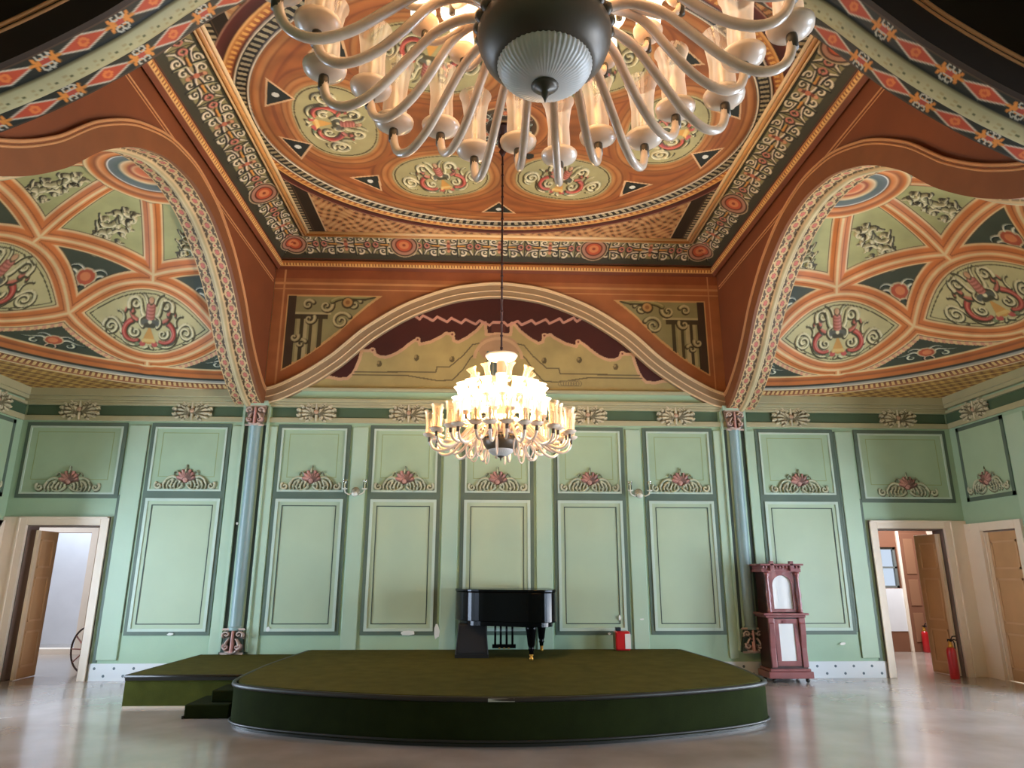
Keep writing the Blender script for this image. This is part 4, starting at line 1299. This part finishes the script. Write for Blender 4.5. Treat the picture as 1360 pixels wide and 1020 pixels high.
# ------------------------------------------------------------------ stage
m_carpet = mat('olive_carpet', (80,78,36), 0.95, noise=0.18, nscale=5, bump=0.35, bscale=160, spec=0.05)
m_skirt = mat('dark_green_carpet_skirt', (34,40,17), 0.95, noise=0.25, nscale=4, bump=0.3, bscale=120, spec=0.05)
m_edge = mat('stage_edge_metal', (56,54,48), 0.45, metal=0.5)
SH = 0.45
def stage_outline():
    pts = [(-2.95, D-0.045), (-3.06, 10.2), (-3.07, 9.6), (-3.05, 9.0), (-3.01, 8.5)]
    front = [(-2.9,8.28),(-2.66,8.08),(-2.3,7.88),(-1.75,7.66),(-1.1,7.46),(-0.5,7.355),(0.0,7.32),(0.5,7.34),(1.1,7.44),(1.75,7.63),(2.3,7.85),(2.66,8.04),(2.9,8.22)]
    pts += front
    pts += [(3.03, 8.42), (3.08, 9.0), (3.10, 9.6), (3.08, 10.2), (2.95, D-0.045)]
    for _ in range(2):                         # round the bow front
        q = [pts[0]]
        for a, b_ in zip(pts[:-1], pts[1:]):
            q += [(a[0]*.75+b_[0]*.25, a[1]*.75+b_[1]*.25), (a[0]*.25+b_[0]*.75, a[1]*.25+b_[1]*.75)]
        pts = q+[pts[-1]]
    return pts
so = stage_outline()
stage = tag(empty('stage_platform', (0, 9.6, 0)), 'large low bow-fronted stage covered in olive green carpet in the middle of the hall', 'stage')
def rel(P): return [(p[0], p[1]-9.6) for p in P]
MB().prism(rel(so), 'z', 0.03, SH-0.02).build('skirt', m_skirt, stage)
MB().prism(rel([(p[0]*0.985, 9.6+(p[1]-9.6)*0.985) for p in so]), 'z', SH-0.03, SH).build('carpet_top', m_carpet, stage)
m = MB(); m.tube([(p[0], p[1]-9.6, SH-0.027) for p in so], 0.026, 8); m.build('edge_trim', m_edge, stage)
m = MB(); m.tube([(p[0]*1.004, (p[1]-9.6)*1.004, 0.05) for p in so], 0.014, 6); m.prism(rel([(p[0]*0.995, 9.6+(p[1]-9.6)*0.995) for p in so]), 'z', 0.0, 0.04)
m.build('base_strip', m_edge, stage)
m = MB(); m.box(-0.16,0.10,-2.295,-2.27,0.405,0.435); m.build('edge_plate', mat('worn_bare_metal', (196,196,190), 0.3, metal=0.8), stage)
wing = tag(empty('stage_wing', (-3.85, 10.4, 0)), 'lower green carpeted side platform with metal edge, left of the main stage', 'stage')
wo = [(-0.76, D-10.445), (-0.78, 0.2), (-0.80, -0.93), (0.70, -0.93), (0.74, 0.2), (0.80, D-10.445)]
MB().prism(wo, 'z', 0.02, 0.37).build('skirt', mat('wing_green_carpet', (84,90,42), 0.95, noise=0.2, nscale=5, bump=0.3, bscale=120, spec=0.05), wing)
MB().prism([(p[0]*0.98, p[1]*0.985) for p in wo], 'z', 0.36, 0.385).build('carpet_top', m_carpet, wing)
m = MB(); m.tube([(p[0], p[1], 0.365) for p in wo], 0.022, 8); m.box(-0.80,0.70,-0.945,-0.93,0.32,0.375); m.build('edge_trim', m_edge, wing)
MB().box(-0.79,0.70,-0.94,-0.90,0.0,0.025).build('base_strip', m_casing, wing)
stp = tag(empty('stage_steps', (-3.37, 9.1, 0)), 'dark two-tread carpeted steps in the corner between wing and main stage', 'steps')
MB().box(-0.26,0.25,-0.30,0.34,0.0,0.15).build('tread', m_skirt, stp, bevel=0.015)
MB().box(-0.02,0.25,-0.16,0.34,0.15,0.28).build('tread', m_skirt, stp, bevel=0.015)
MB().box(-0.275,-0.26,-0.31,0.34,0.0,0.03).build('base_strip', m_edge, stp)

# ------------------------------------------------------------------ grand piano (tail towards the camera)
m_pblack = mat('piano_black_lacquer', (8,8,9), 0.16, spec=0.12)
m_ivory = mat('ivory', (228,222,204), 0.35)
px0, py0 = 0.10, 10.85
pn = tag(empty('grand_piano', (px0, py0, SH)), 'black grand piano standing on the stage with its tail to the front', 'piano')
# outline, treble curve on the left (our side), straight bass side on the right
poly = [(-0.72,0.80),(-0.74,0.45),(-0.735,0.18),(-0.70,-0.05),(-0.60,-0.25),(-0.42,-0.40),(-0.15,-0.52),(0.12,-0.66),(0.34,-0.76),(0.52,-0.78),(0.66,-0.70),(0.73,-0.55),(0.74,-0.3),(0.74,0.80)]
def smooth_poly(P, it=2):
    for _ in range(it):
        Q = []
        for i in range(len(P)):
            a, b_ = np.array(P[i]), np.array(P[(i+1) % len(P)])
            if a[1] > 0.75 and b_[1] > 0.75: Q += [tuple(a), tuple(b_)]; continue
            Q += [tuple(a*0.75+b_*0.25), tuple(a*0.25+b_*0.75)]
        P = Q
    return P
poly = smooth_poly(poly)
MB().prism(poly, 'z', 0.50, 0.90).build('case', m_pblack, pn, bevel=0.008)
MB().prism([(p[0]*1.015, p[1]*1.01) for p in poly], 'z', 0.905, 0.94).build('lid', m_pblack, pn, bevel=0.008)
MB().prism([(p[0]*0.93, p[1]*0.93) for p in poly], 'z', 0.44, 0.50).build('underframe', m_pblack, pn)
m = MB(); m.box(-0.66,0.66,0.72,0.84,0.60,0.66); m.build('keybed', m_pblack, pn)
m = MB()
for k in range(52): m.box(-0.62+k*0.0238,-0.62+k*0.0238+0.022,0.70,0.835,0.662,0.675)
m.build('keyboard', m_ivory, pn)
for (lx, ly) in ((0.36,-0.58),(0.60,0.62),(-0.60,0.62)):
    m = MB()
    m.lathe([(0.001,0.075),(0.030,0.08),(0.032,0.12),(0.045,0.14),(0.034,0.16),(0.05,0.2),(0.062,0.3),(0.078,0.4),(0.085,0.5)], 12, (lx,ly,0))
    lg = m.build('leg', m_pblack, pn)
    m = MB(); m.lathe([(0.001,0),(0.022,0.002),(0.03,0.02),(0.022,0.045),(0.012,0.05),(0.028,0.06),(0.028,0.078)], 12, (lx,ly,0)); m.build('caster', m_brass, lg)
m = MB()
for x in (-0.125,-0.04,0.05,0.14): m.tube([(x,0.48,0.10),(x,0.48,0.5)], 0.017, 8)
m.box(-0.17,0.19,0.43,0.53,0.06,0.115); ly_ = m.build('pedal_lyre', m_pblack, pn)
for x in (-0.06,0.01,0.08):
    m = MB(); m.box(x-0.014,x+0.014,0.38,0.62,0.055,0.072); m.build('pedal', m_brass, ly_)
m = MB()
for x in (-0.45,-0.28): m.tube([(x,0.58,0.05),(x,0.58,0.5)], 0.03, 8)
m.box(-0.5,-0.24,0.5,0.66,0.0,0.05); m.build('support_post', m_pblack, pn)

# black tapered box in front of the piano
bx = tag(empty('floor_speaker', (-0.37, 10.72, SH)), 'black tapered box speaker on the stage in front of the piano', 'speaker')
m = MB(); m.add([(-0.24,-0.17,0.02),(0.24,-0.17,0.02),(0.24,0.17,0.02),(-0.24,0.17,0.02),(-0.20,-0.11,0.46),(0.20,-0.11,0.46),(0.20,0.15,0.46),(-0.20,0.15,0.46)], [(0,3,2,1),(4,5,6,7),(0,1,5,4),(1,2,6,5),(2,3,7,6),(3,0,4,7)])
m.build('cabinet', m_black, bx, bevel=0.012)
m = MB(); m.add([(-0.205,-0.172,0.07),(0.205,-0.172,0.07),(0.178,-0.122,0.43),(-0.178,-0.122,0.43)], [(0,1,2,3)]); m.add([(-0.205,-0.178,0.07),(0.205,-0.178,0.07),(0.178,-0.128,0.43),(-0.178,-0.128,0.43)], [(0,1,2,3)])
m.build('grille', mat('speaker_grille', (14,14,15), 0.8), bx)
MB().box(-0.24,0.24,-0.182,-0.17,0.0,0.05).build('base_strip', m_black, bx)

# small red box-shaped canister at the back of the stage
rb = tag(empty('red_canister', (1.98, 11.55, SH)), 'small red canister with white label and dark cap at the back edge of the stage', 'canister')
MB().box(-0.12,0.12,-0.10,0.10,0,0.29).build('canister_body', m_red, rb, bevel=0.03)
MB().box(-0.125,-0.119,-0.09,0.09,0.02,0.27).build('side_panel', mat('canister_olive', (96,84,44), 0.6), rb)
MB().box(-0.10,-0.02,-0.06,0.04,0.29,0.345).build('cap', mat('canister_cap', (28,36,48), 0.4), rb, bevel=0.008)
MB().box(0.03,0.118,-0.106,-0.10,0.03,0.25).build('paper_label', m_tagw, rb)

# ------------------------------------------------------------------ carved cabinet (upright music case)
m_rose_glare = mat('rosewood', (136,80,78), 0.3, noise=0.2, nscale=6, coat=0.6)  # front wood, window glare lightened into its colour
m_rose_shade = mat('rosewood_shaded', (58,34,30), 0.35, noise=0.2, nscale=6)  # same rosewood, darkened as the shaded case
m_glass_glare = mat('glare_white_glass', (236,236,232), 0.08, coat=1.0, metal=0.0, spec=0.9)  # white base colour stands in for the window reflected in the panes
cb = tag(empty('carved_cabinet', (4.53, D-0.30, 0)), 'tall carved rosewood cabinet with arched glare-white glass door beside the right column', 'cabinet')
W2 = 0.29; F = -0.21
def B(name, x0, x1, y0, y1, z0, z1, mt, par=cb, bev=0.006): return MB().box(x0,x1,y0,y1,z0,z1).build(name, mt, par, bevel=bev)
B('lower_case', -W2, W2, F+0.02, 0.22, 0.14, 0.98, m_rose_shade)
B('upper_case', -W2+0.03, W2-0.03, F+0.06, 0.22, 1.02, 1.66, m_rose_shade)
m = MB(); m.box(-W2-0.06,W2+0.06,F-0.03,0.23,0.06,0.16); m.box(-W2-0.03,W2+0.03,F-0.015,0.23,0.16,0.20); m.build('plinth', m_rose_glare, cb, bevel=0.012)
m = MB(); m.box(-W2-0.07,W2+0.07,F-0.045,0.23,0.985,1.02); m.box(-W2-0.03,W2+0.03,F-0.01,0.23,0.95,0.985); m.build('ledge', m_rose_glare, cb, bevel=0.008)
m = MB(); m.box(-W2-0.03,W2+0.03,F-0.0,0.23,1.64,1.69); m.box(-W2-0.06,W2+0.06,F-0.05,0.23,1.74,1.77); m.box(-W2-0.02,W2+0.02,F,0.23,1.69,1.74)
for k in range(12): m.box(-0.31+k*0.054,-0.31+k*0.054+0.028,F-0.03,F,1.70,1.735)
for x in (-0.16,0.16): m.box(x-0.03,x+0.03,F-0.05,F+0.02,1.66,1.81)
m.build('cornice', m_rose_glare, cb, bevel=0.005)
# upper door: frame with an arched pane
m = MB()
def arch_frame(m, x0, x1, z0, z1, wf, y0, y1):
    rad = (x1-x0)/2-wf; zc = z1-wf-rad
    outer = [(x0,z0),(x1,z0),(x1,z1),(x0,z1)]
    m.box(x0,x0+wf,y0,y1,z0,z1); m.box(x1-wf,x1,y0,y1,z0,z1); m.box(x0+wf,x1-wf,y0,y1,z0,z0+wf)
    xc = (x0+x1)/2
    prev = None
    for k in range(17):
        a = PI*k/16; p = (xc+rad*math.cos(a), zc+rad*math.sin(a))
        if prev:
            m.prism([prev, (prev[0], z1), (p[0], z1), p], 'y', y0, y1)
        prev = p
    return rad, zc, xc
rad, zc, xc = arch_frame(m, -0.205, 0.205, 1.03, 1.64, 0.05, F+0.02, F+0.06)
ud = m.build('upper_door', m_rose_glare, cb)
m = MB(); m.prism([(-0.156,1.08),(0.156,1.08)]+[(xc+0.157*math.cos(PI*k/16), zc+0.157*math.sin(PI*k/16)) for k in range(17)], 'y', F+0.045, F+0.058); m.build('glass_pane', m_glass_glare, ud)
m = MB()
frame(m, -0.19, 0.19, 0.24, 0.93, 0.07, F-0.0, F+0.03, 0); m.box(-0.06,0.06,F-0.012,F,0.872,0.9)
ld = m.build('lower_door', m_rose_glare, cb, bevel=0.004)
MB().box(-0.122,0.122,F+0.012,F+0.02,0.312,0.858).build('glass_pane', m_glass_glare, ld)
for x in (-0.245, 0.245):
    m = MB(); m.lathe([(0.04,1.02),(0.04,1.06),(0.028,1.08),(0.038,1.16),(0.03,1.2),(0.042,1.3),(0.028,1.4),(0.026,1.56),(0.04,1.6),(0.042,1.64)], 14, (x, F+0.0, 0)); m.build('turned_column', m_rose_glare, cb)
    m = MB()
    m.prism([(F-0.045,0.86),(F+0.02,0.92),(F+0.02,0.22),(F-0.02,0.22),(F-0.01,0.5),(F-0.035,0.7)], 'x', x-0.045, x+0.045)
    m.box(x-0.05,x+0.05,F-0.03,F+0.02,0.86,0.95)
    m.build('corbel', m_rose_glare, cb, bevel=0.01)
for x in (-0.26, 0.26):
    for y in (F+0.02, 0.17):
        m = MB(); m.sphere((x, y, 0.032), 0.032); m.lathe([(0.02,0.05),(0.03,0.07)], 10, (x,y,0)); m.build('caster', m_edge, cb)

# ------------------------------------------------------------------ crystal wall sconces
m_crys = mat('crystal', (226,224,206), 0.08, spec=0.8)
m_crysg = glass_mat('crystal_clear', (246,244,226), 0.5, 0.05)
m_sconce = mat('sconce_grey_glass', (150,150,128), 0.15, spec=0.7)
def sconce(x):
    t = empty('wall_sconce', (x, D-0.034, 2.93))
    m = MB(); m.lathe([(0.001,0.0),(0.07,0.0),(0.075,0.012),(0.05,0.03),(0.02,0.04),(0.001,0.045)], 18); m.xform(Matrix.Rotation(PI/2, 4, 'X')); m.build('backplate', m_sconce, t)
    m = MB(); m.sphere((0,-0.09,-0.05), 0.055, sz=0.8); m.tube([(0,-0.02,-0.01),(0,-0.07,-0.03)], 0.014); m.build('crystal_bowl', m_crys, t)
    for s in (-1, 1):
        m = MB(); m.tube([(s*0.02,-0.05,-0.02),(s*0.09,-0.10,-0.06),(s*0.15,-0.12,-0.03),(s*0.165,-0.12,0.02)], 0.011, 8)
        a = m.build('arm', m_crys, t)
        m = MB(); m.lathe([(0.012,0.015),(0.045,0.03),(0.05,0.04),(0.014,0.045)], 16, (s*0.165,-0.12,0)); m.build('drip_cup', m_crys, a)
        m = MB(); m.shell([(0.026,0.045),(0.03,0.09),(0.028,0.14),(0.042,0.19)], 16, (s*0.165,-0.12,0)); m.build('glass_shade', m_crysg, a)
        m = MB(); m.lathe([(0.010,0.04),(0.010,0.12),(0.001,0.14)], 10, (s*0.165,-0.12,0)); m.build('candle', m_ivory, a)
    return t
tag(sconce(-2.37), 'small two-armed crystal wall sconce left of the hanging chandelier', 'wall sconce', 'crystal wall sconces')
tag(sconce(2.40), 'small two-armed crystal wall sconce right of the hanging chandelier', 'wall sconce', 'crystal wall sconces')
# ------------------------------------------------------------------ chandeliers
m_arm = mat('milky_glass_arm', (236,210,184), 0.25, coat=0.4, noise=0.06, nscale=30)
m_cup = mat('milky_glass_cup', (236,212,186), 0.3, coat=0.2)
m_shade = bpy.data.materials.new('amber_glass'); m_shade.use_nodes = True
nt = m_shade.node_tree; nt.nodes.remove(nt.nodes['Principled BSDF'])
_tr = nt.nodes.new('ShaderNodeBsdfTransparent'); _tr.inputs['Color'].default_value = rgba((255,246,234))
_d = nt.nodes.new('ShaderNodeBsdfDiffuse'); _d.inputs['Color'].default_value = rgba((250,234,214))
_t = nt.nodes.new('ShaderNodeBsdfTranslucent'); _t.inputs['Color'].default_value = rgba((254,238,216))
_g = nt.nodes.new('ShaderNodeBsdfGlossy'); _g.inputs['Roughness'].default_value = 0.06
_lw = nt.nodes.new('ShaderNodeLayerWeight'); _lw.inputs['Blend'].default_value = 0.5
_m1 = nt.nodes.new('ShaderNodeMixShader'); _m1.inputs[0].default_value = 0.55
nt.links.new(_d.outputs[0], _m1.inputs[1]); nt.links.new(_t.outputs[0], _m1.inputs[2])
_mr = nt.nodes.new('ShaderNodeMapRange'); _mr.inputs['To Min'].default_value = 0.14; _mr.inputs['To Max'].default_value = 0.95
nt.links.new(_lw.outputs['Facing'], _mr.inputs['Value'])
_m2 = nt.nodes.new('ShaderNodeMixShader'); nt.links.new(_mr.outputs['Result'], _m2.inputs[0])
nt.links.new(_tr.outputs[0], _m2.inputs[1]); nt.links.new(_m1.outputs[0], _m2.inputs[2])
_m3 = nt.nodes.new('ShaderNodeMixShader'); _m3.inputs[0].default_value = 0.08
nt.links.new(_m2.outputs[0], _m3.inputs[1]); nt.links.new(_g.outputs[0], _m3.inputs[2])
nt.links.new(_m3.outputs[0], nt.nodes['Material Output'].inputs['Surface'])
m_bronze = mat('dark_bronze', (88,78,64), 0.42, metal=0.3)
m_dish = mat('fluted_grey_glass', (212,208,200), 0.4)
m_shadelit = mat('lit_frosted_shade', (250,232,206), 0.4, emit=(255,234,200), estr=3.2)
m_bulb = mat('bulb_lit', (255,240,210), 0.4, emit=(255,234,196), estr=7.0)
m_bulboff = mat('bulb_clear', (246,230,206), 0.15)
m_rod = mat('chain_brown', (66,36,26), 0.5, metal=0.3)
m_plate = mat('opal_plate', (244,224,198), 0.35)
m_purple = mat('purple_bowl_cloth', (96,66,84), 0.4)

def flare(r0, z0, h, r1, flip=0.0):
    return [(r0, z0), (r0*1.04, z0+h*0.25), (r0*0.98, z0+h*0.5), (r0*1.1, z0+h*0.72), (r1*0.86, z0+h*0.92), (r1, z0+h)]

def chandelier(loc, ztop, drop=0.0, loops=False):
    """origin at the finial tip; the whole body is about 1.3 m tall and 1.8 m wide"""
    t = empty('chandelier', loc)
    top = ztop-loc[2]
    m = MB(); m.tube([(0,0,1.30),(0,0,top-0.04)], 0.012, 8)
    k = 1.4
    while k < top-0.2: m.sphere((0,0,k), 0.02, seg=8, rings=6); k += 0.16
    m.build('chain_rod', m_rod, t)
    m = MB(); m.lathe([(0.001,-0.42),(0.02,-0.40),(0.05,-0.34),(0.03,-0.30),(0.06,-0.26),(0.062,-0.14),(0.04,-0.12),(0.05,-0.08),(0.13,-0.02),(0.14,0.0),(0.001,0.0)], 18, (0,0,top)); m.build('ceiling_canopy', m_rod, t)
    m = MB(); m.lathe([(0.02,1.22),(0.06,1.225),(0.17,1.26),(0.20,1.30),(0.19,1.31),(0.02,1.29)], 28); m.build('top_plate', m_plate, t)
    m = MB(); m.lathe([(0.055,0.55),(0.055,1.05),(0.07,1.06),(0.07,1.08),(0.055,1.09),(0.055,1.22)], 20); m.build('stem', m_plate, t)
    m = MB(); m.lathe([(0.17,0.30),(0.185,0.34),(0.17,0.40),(0.15,0.44),(0.1,0.52),(0.06,0.56)], 28); m.build('hub', m_cup, t)
    # bronze bowl with scalloped lip, fluted dish and finial
    m = MB(); m.lathe([(0.150,0.135),(0.165,0.145),(0.195,0.175),(0.213,0.22),(0.215,0.25),(0.20,0.29),(0.17,0.32)], 40)
    for k in range(26):
        a = 2*PI*k/26; m.sphere((0.207*math.cos(a),0.207*math.sin(a),0.272), 0.023, seg=8, rings=5)
    bw = m.build('bronze_bowl', m_bronze, t)
    m = MB(); m.lathe([(0.03,0.060),(0.068,0.066),(0.105,0.080),(0.136,0.104),(0.149,0.128),(0.149,0.145)], 224, flute=0.012, nfl=56); m.build('fluted_dish', m_dish, bw)
    m = MB(); m.lathe([(0.001,0.0),(0.006,0.015),(0.013,0.03),(0.012,0.04),(0.034,0.05),(0.044,0.06),(0.036,0.068)], 18); m.build('finial', m_bronze, bw)
    # ---- lower tier of arms
    def arm_meshes(path, rad, tip, shade_h, r0, r1, cup_r, sm, bm, tilt=0.0):
        r_, z_ = tip
        a = MB(); a.tube(path, rad, 10); a.lathe([(rad*1.08,z_-0.045),(rad*1.12,z_),(rad,z_+0.012)], 12, (r_,0,0), 1)
        c = MB(); c.lathe([(0.014,z_+0.008),(cup_r*0.6,z_+0.016),(cup_r*0.95,z_+0.034),(cup_r,z_+0.05),(cup_r*0.8,z_+0.056),(0.02,z_+0.05)], 22, (r_,0,0))
        g = MB(); g.shell(flare(r0, z_+0.05, shade_h, r1), 20, (r_,0,0))
        b_ = MB(); b_.lathe([(0.013,z_+0.045),(0.013,z_+0.11),(0.018,z_+0.14),(0.016,z_+0.18),(0.001,z_+0.215)], 10, (r_,0,0))
        if tilt:
            for q in (c, g, b_): q.xform(Matrix.Translation((r_,0,z_)) @ Matrix.Rotation(tilt, 4, 'Y') @ Matrix.Translation((-r_,0,-z_)))
        return a, c, g, b_
    def tier(n, a0, parts, mats_):
        a, c, g, b_ = parts
        o = a.build('arm', [m_arm, m_bronze], t)
        cc = c.build('drip_cup', m_cup, o); gg = g.build('glass_shade', mats_[0], o); bb = b_.build('bulb', mats_[1], o)
        o.rotation_euler.z = a0
        for k in range(1, n):
            q = copy_obj(o, t); q.rotation_euler.z = a0+2*PI*k/n
            for ch in (cc, gg, bb): copy_obj(ch, q)
    def curve(P, n=26):
        P = np.array(P, float); s = np.r_[0, np.cumsum(np.hypot(*np.diff(P, axis=0).T))]
        fr_ = pchip(s, P[:, 0]); fz = pchip(s, P[:, 1]); u = np.linspace(0, s[-1], n)
        # smooth by averaging
        R = fr_(u); Z = fz(u)
        for _ in range(3):
            R[1:-1] = (R[:-2]+2*R[1:-1]+R[2:])/4; Z[1:-1] = (Z[:-2]+2*Z[1:-1]+Z[2:])/4
        return [(a, 0, b_) for a, b_ in zip(R, Z)]
    n1 = 28
    def dropped(P): return [(r_, z_-drop*min(1.0, max(0.0, (r_-0.3)/0.3))) for r_, z_ in P]
    pathA = curve(dropped([(0.17,0.34),(0.27,0.41),(0.36,0.40),(0.50,0.30),(0.62,0.205),(0.72,0.17),(0.80,0.20),(0.835,0.265),(0.84,0.31)]), 34)
    tier(n1//2, 0.06, arm_meshes(pathA, 0.0172, (0.84,0.32-drop), 0.27, 0.048, 0.072, 0.080, m_shade, m_bulboff), (m_shade, m_bulboff))
    pathB = curve(dropped([(0.17,0.37),(0.27,0.44),(0.35,0.43),(0.47,0.32),(0.58,0.235),(0.67,0.21),(0.735,0.235),(0.765,0.29),(0.77,0.33)]), 34)
    tier(n1//2, 0.06+PI/14, arm_meshes(pathB, 0.0172, (0.77,0.34-drop), 0.26, 0.048, 0.070, 0.080, m_shade, m_bulboff), (m_shade, m_bulboff))
    # ---- lit middle tier
    pathC = curve([(0.12,0.46),(0.2,0.5),(0.3,0.44),(0.42,0.42),(0.485,0.45),(0.495,0.49)], 22)
    tier(16, 0.2, arm_meshes(pathC, 0.012, (0.495,0.49), 0.21, 0.045, 0.08, 0.055, None, None, 0.12), (m_shadelit, m_bulb))
    pathD = curve([(0.06,0.64),(0.14,0.70),(0.28,0.65),(0.40,0.63),(0.445,0.65),(0.45,0.67)], 22)
    tier(16, 0.0, arm_meshes(pathD, 0.011, (0.45,0.67), 0.19, 0.042, 0.078, 0.05, None, None, 0.2), (m_shadelit, m_bulb))
    # ---- small top tier, leaning out
    pathE = curve([(0.055,0.84),(0.1,0.89),(0.17,0.87),(0.24,0.86),(0.275,0.88),(0.28,0.89)], 18)
    tier(8, 0.25, arm_meshes(pathE, 0.009, (0.28,0.89), 0.19, 0.034, 0.066, 0.042, None, None, 0.42), (m_shade, m_bulboff))
    if loops:
        for k in range(10):
            a = 2*PI*k/10+0.16
            m = MB(); m.tube([((0.36+0.055*math.cos(q))*math.cos(a), (0.36+0.055*math.cos(q))*math.sin(a), 0.12+0.10*math.sin(q)) for q in np.linspace(0, 2*PI, 24)[:-1]], 0.009, 8, closed=True)
            m.tube([(0.36*math.cos(a),0.36*math.sin(a),0.215),(0.30*math.cos(a),0.30*math.sin(a),0.37)], 0.007, 6)
            m.build('glass_loop', m_arm, t)
    return t
ch1 = chandelier((-0.045, 1.85, 3.02), 7.0)
tag(ch1, 'huge milky glass chandelier overhead, seen from below with its dark bowl and curling arms', 'chandelier', 'milky glass chandeliers')
ch2 = chandelier((-0.03, 8.10, 2.88), ZC-0.03, 0.06, True)
tag(ch2, 'glowing tiered glass chandelier hanging in the middle of the hall above the piano', 'chandelier', 'milky glass chandeliers')
# ------------------------------------------------------------------ light
def area(name, loc, rot, sx, sy, power, col, spread=PI):
    l = bpy.data.lights.new(name, 'AREA'); l.shape = 'RECTANGLE'; l.size = sx; l.size_y = sy; l.energy = power
    l.color = tuple(float(c) for c in s2l(col)); l.spread = spread
    o = bpy.data.objects.new(name, l); COL.objects.link(o); o.location = loc; o.rotation_euler = rot
    return o
DAY = (214, 232, 255)
for i, (a, b_, z0, z1) in enumerate(WR):
    area('window_daylight', (HW+0.45, (a+b_)/2, (z0+z1)/2), (0, PI/2, 0), z1-z0, b_-a, (560, 520, 400)[i], DAY)
for i, (a, b_, z0, z1) in enumerate(WL):
    area('window_daylight', (-HW-0.45, (a+b_)/2, (z0+z1)/2), (0, -PI/2, 0), z1-z0, b_-a, (110, 600)[i], DAY)
# added upward fill lamps outside the right windows, brightening the right vault
for i, (a, b_, z0, z1) in enumerate(WR):
    area('vault_fill', (HW+1.5, (a+b_)/2, 0.1), (0, math.radians(128), 0), 2.0, b_-a, 420, (255,246,230))
# daylight of the court and room window; added ceiling fills behind both doorways
area('court_daylight', (-9.4, 16.9, 3.5), (0, 0, 0), 3.0, 1.4, 80, DAY)
area('passage_fill', (-9.5, 13.6, 3.3), (0, 0, 0), 2.2, 1.6, 120, DAY)  # added fill under the passage ceiling, not a real opening
area('room_window_daylight', (8.72, RB+0.35, 1.68), (PI/2, 0, 0), 0.6, 1.1, 120, DAY)
area('room_fill', (8.5, 14.2, 3.3), (0, 0, 0), 1.6, 1.6, 170, (240,240,245))  # added fill under the ceiling to brighten room and door leaf
WARM = (255, 202, 134)
for o, pw in ((ch1, 22), (ch2, 720)):
    for dz, p, r_ in ((0.66, pw, 0.22), (0.90, pw*0.45, 0.12)):
        l = bpy.data.lights.new('chandelier_glow', 'POINT'); l.energy = p; l.shadow_soft_size = r_
        l.color = tuple(float(c) for c in s2l(WARM))
        q = bpy.data.objects.new('chandelier_glow', l); COL.objects.link(q)
        q.location = (o.location.x, o.location.y, o.location.z+dz)
w_ = bpy.data.worlds.new('daylight_sky'); SC.world = w_; w_.use_nodes = True
bg = w_.node_tree.nodes['Background']; bg.inputs['Color'].default_value = rgba((214,230,250)); bg.inputs['Strength'].default_value = 1.0

# ------------------------------------------------------------------ camera
f_px, pit, yaw, rol = 921.2, math.radians(15.34), math.radians(2.26), math.radians(0.09)
cp, sp_ = math.cos(pit), math.sin(pit); cy, sy = math.cos(yaw), math.sin(yaw)
fw = Vector((sy*cp, cy*cp, sp_)); rt = Vector((cy, -sy, 0)); up = rt.cross(fw)
r2 = rt*math.cos(rol)+up*math.sin(rol); u2 = -rt*math.sin(rol)+up*math.cos(rol)
cam = bpy.data.cameras.new('camera'); cam.sensor_width = 36.0; cam.sensor_fit = 'HORIZONTAL'
cam.lens = f_px/1360*36.0; cam.clip_start = 0.05; cam.clip_end = 100
co = bpy.data.objects.new('camera', cam); COL.objects.link(co)
M_ = Matrix(((r2.x, u2.x, -fw.x, -0.22), (r2.y, u2.y, -fw.y, 0.0), (r2.z, u2.z, -fw.z, 1.6), (0, 0, 0, 1)))
co.matrix_world = M_
SC.camera = co
vs_ = SC.view_settings
vs_.view_transform = 'Standard'; vs_.look = 'None'; vs_.gamma = 1.0; vs_.use_curve_mapping = False
vs_.exposure = -0.12
SC.cycles.use_denoising = True
SC.cycles.max_bounces = 8; SC.cycles.diffuse_bounces = 5; SC.cycles.transparent_max_bounces = 12
SC.cycles.sample_clamp_indirect = 6.0
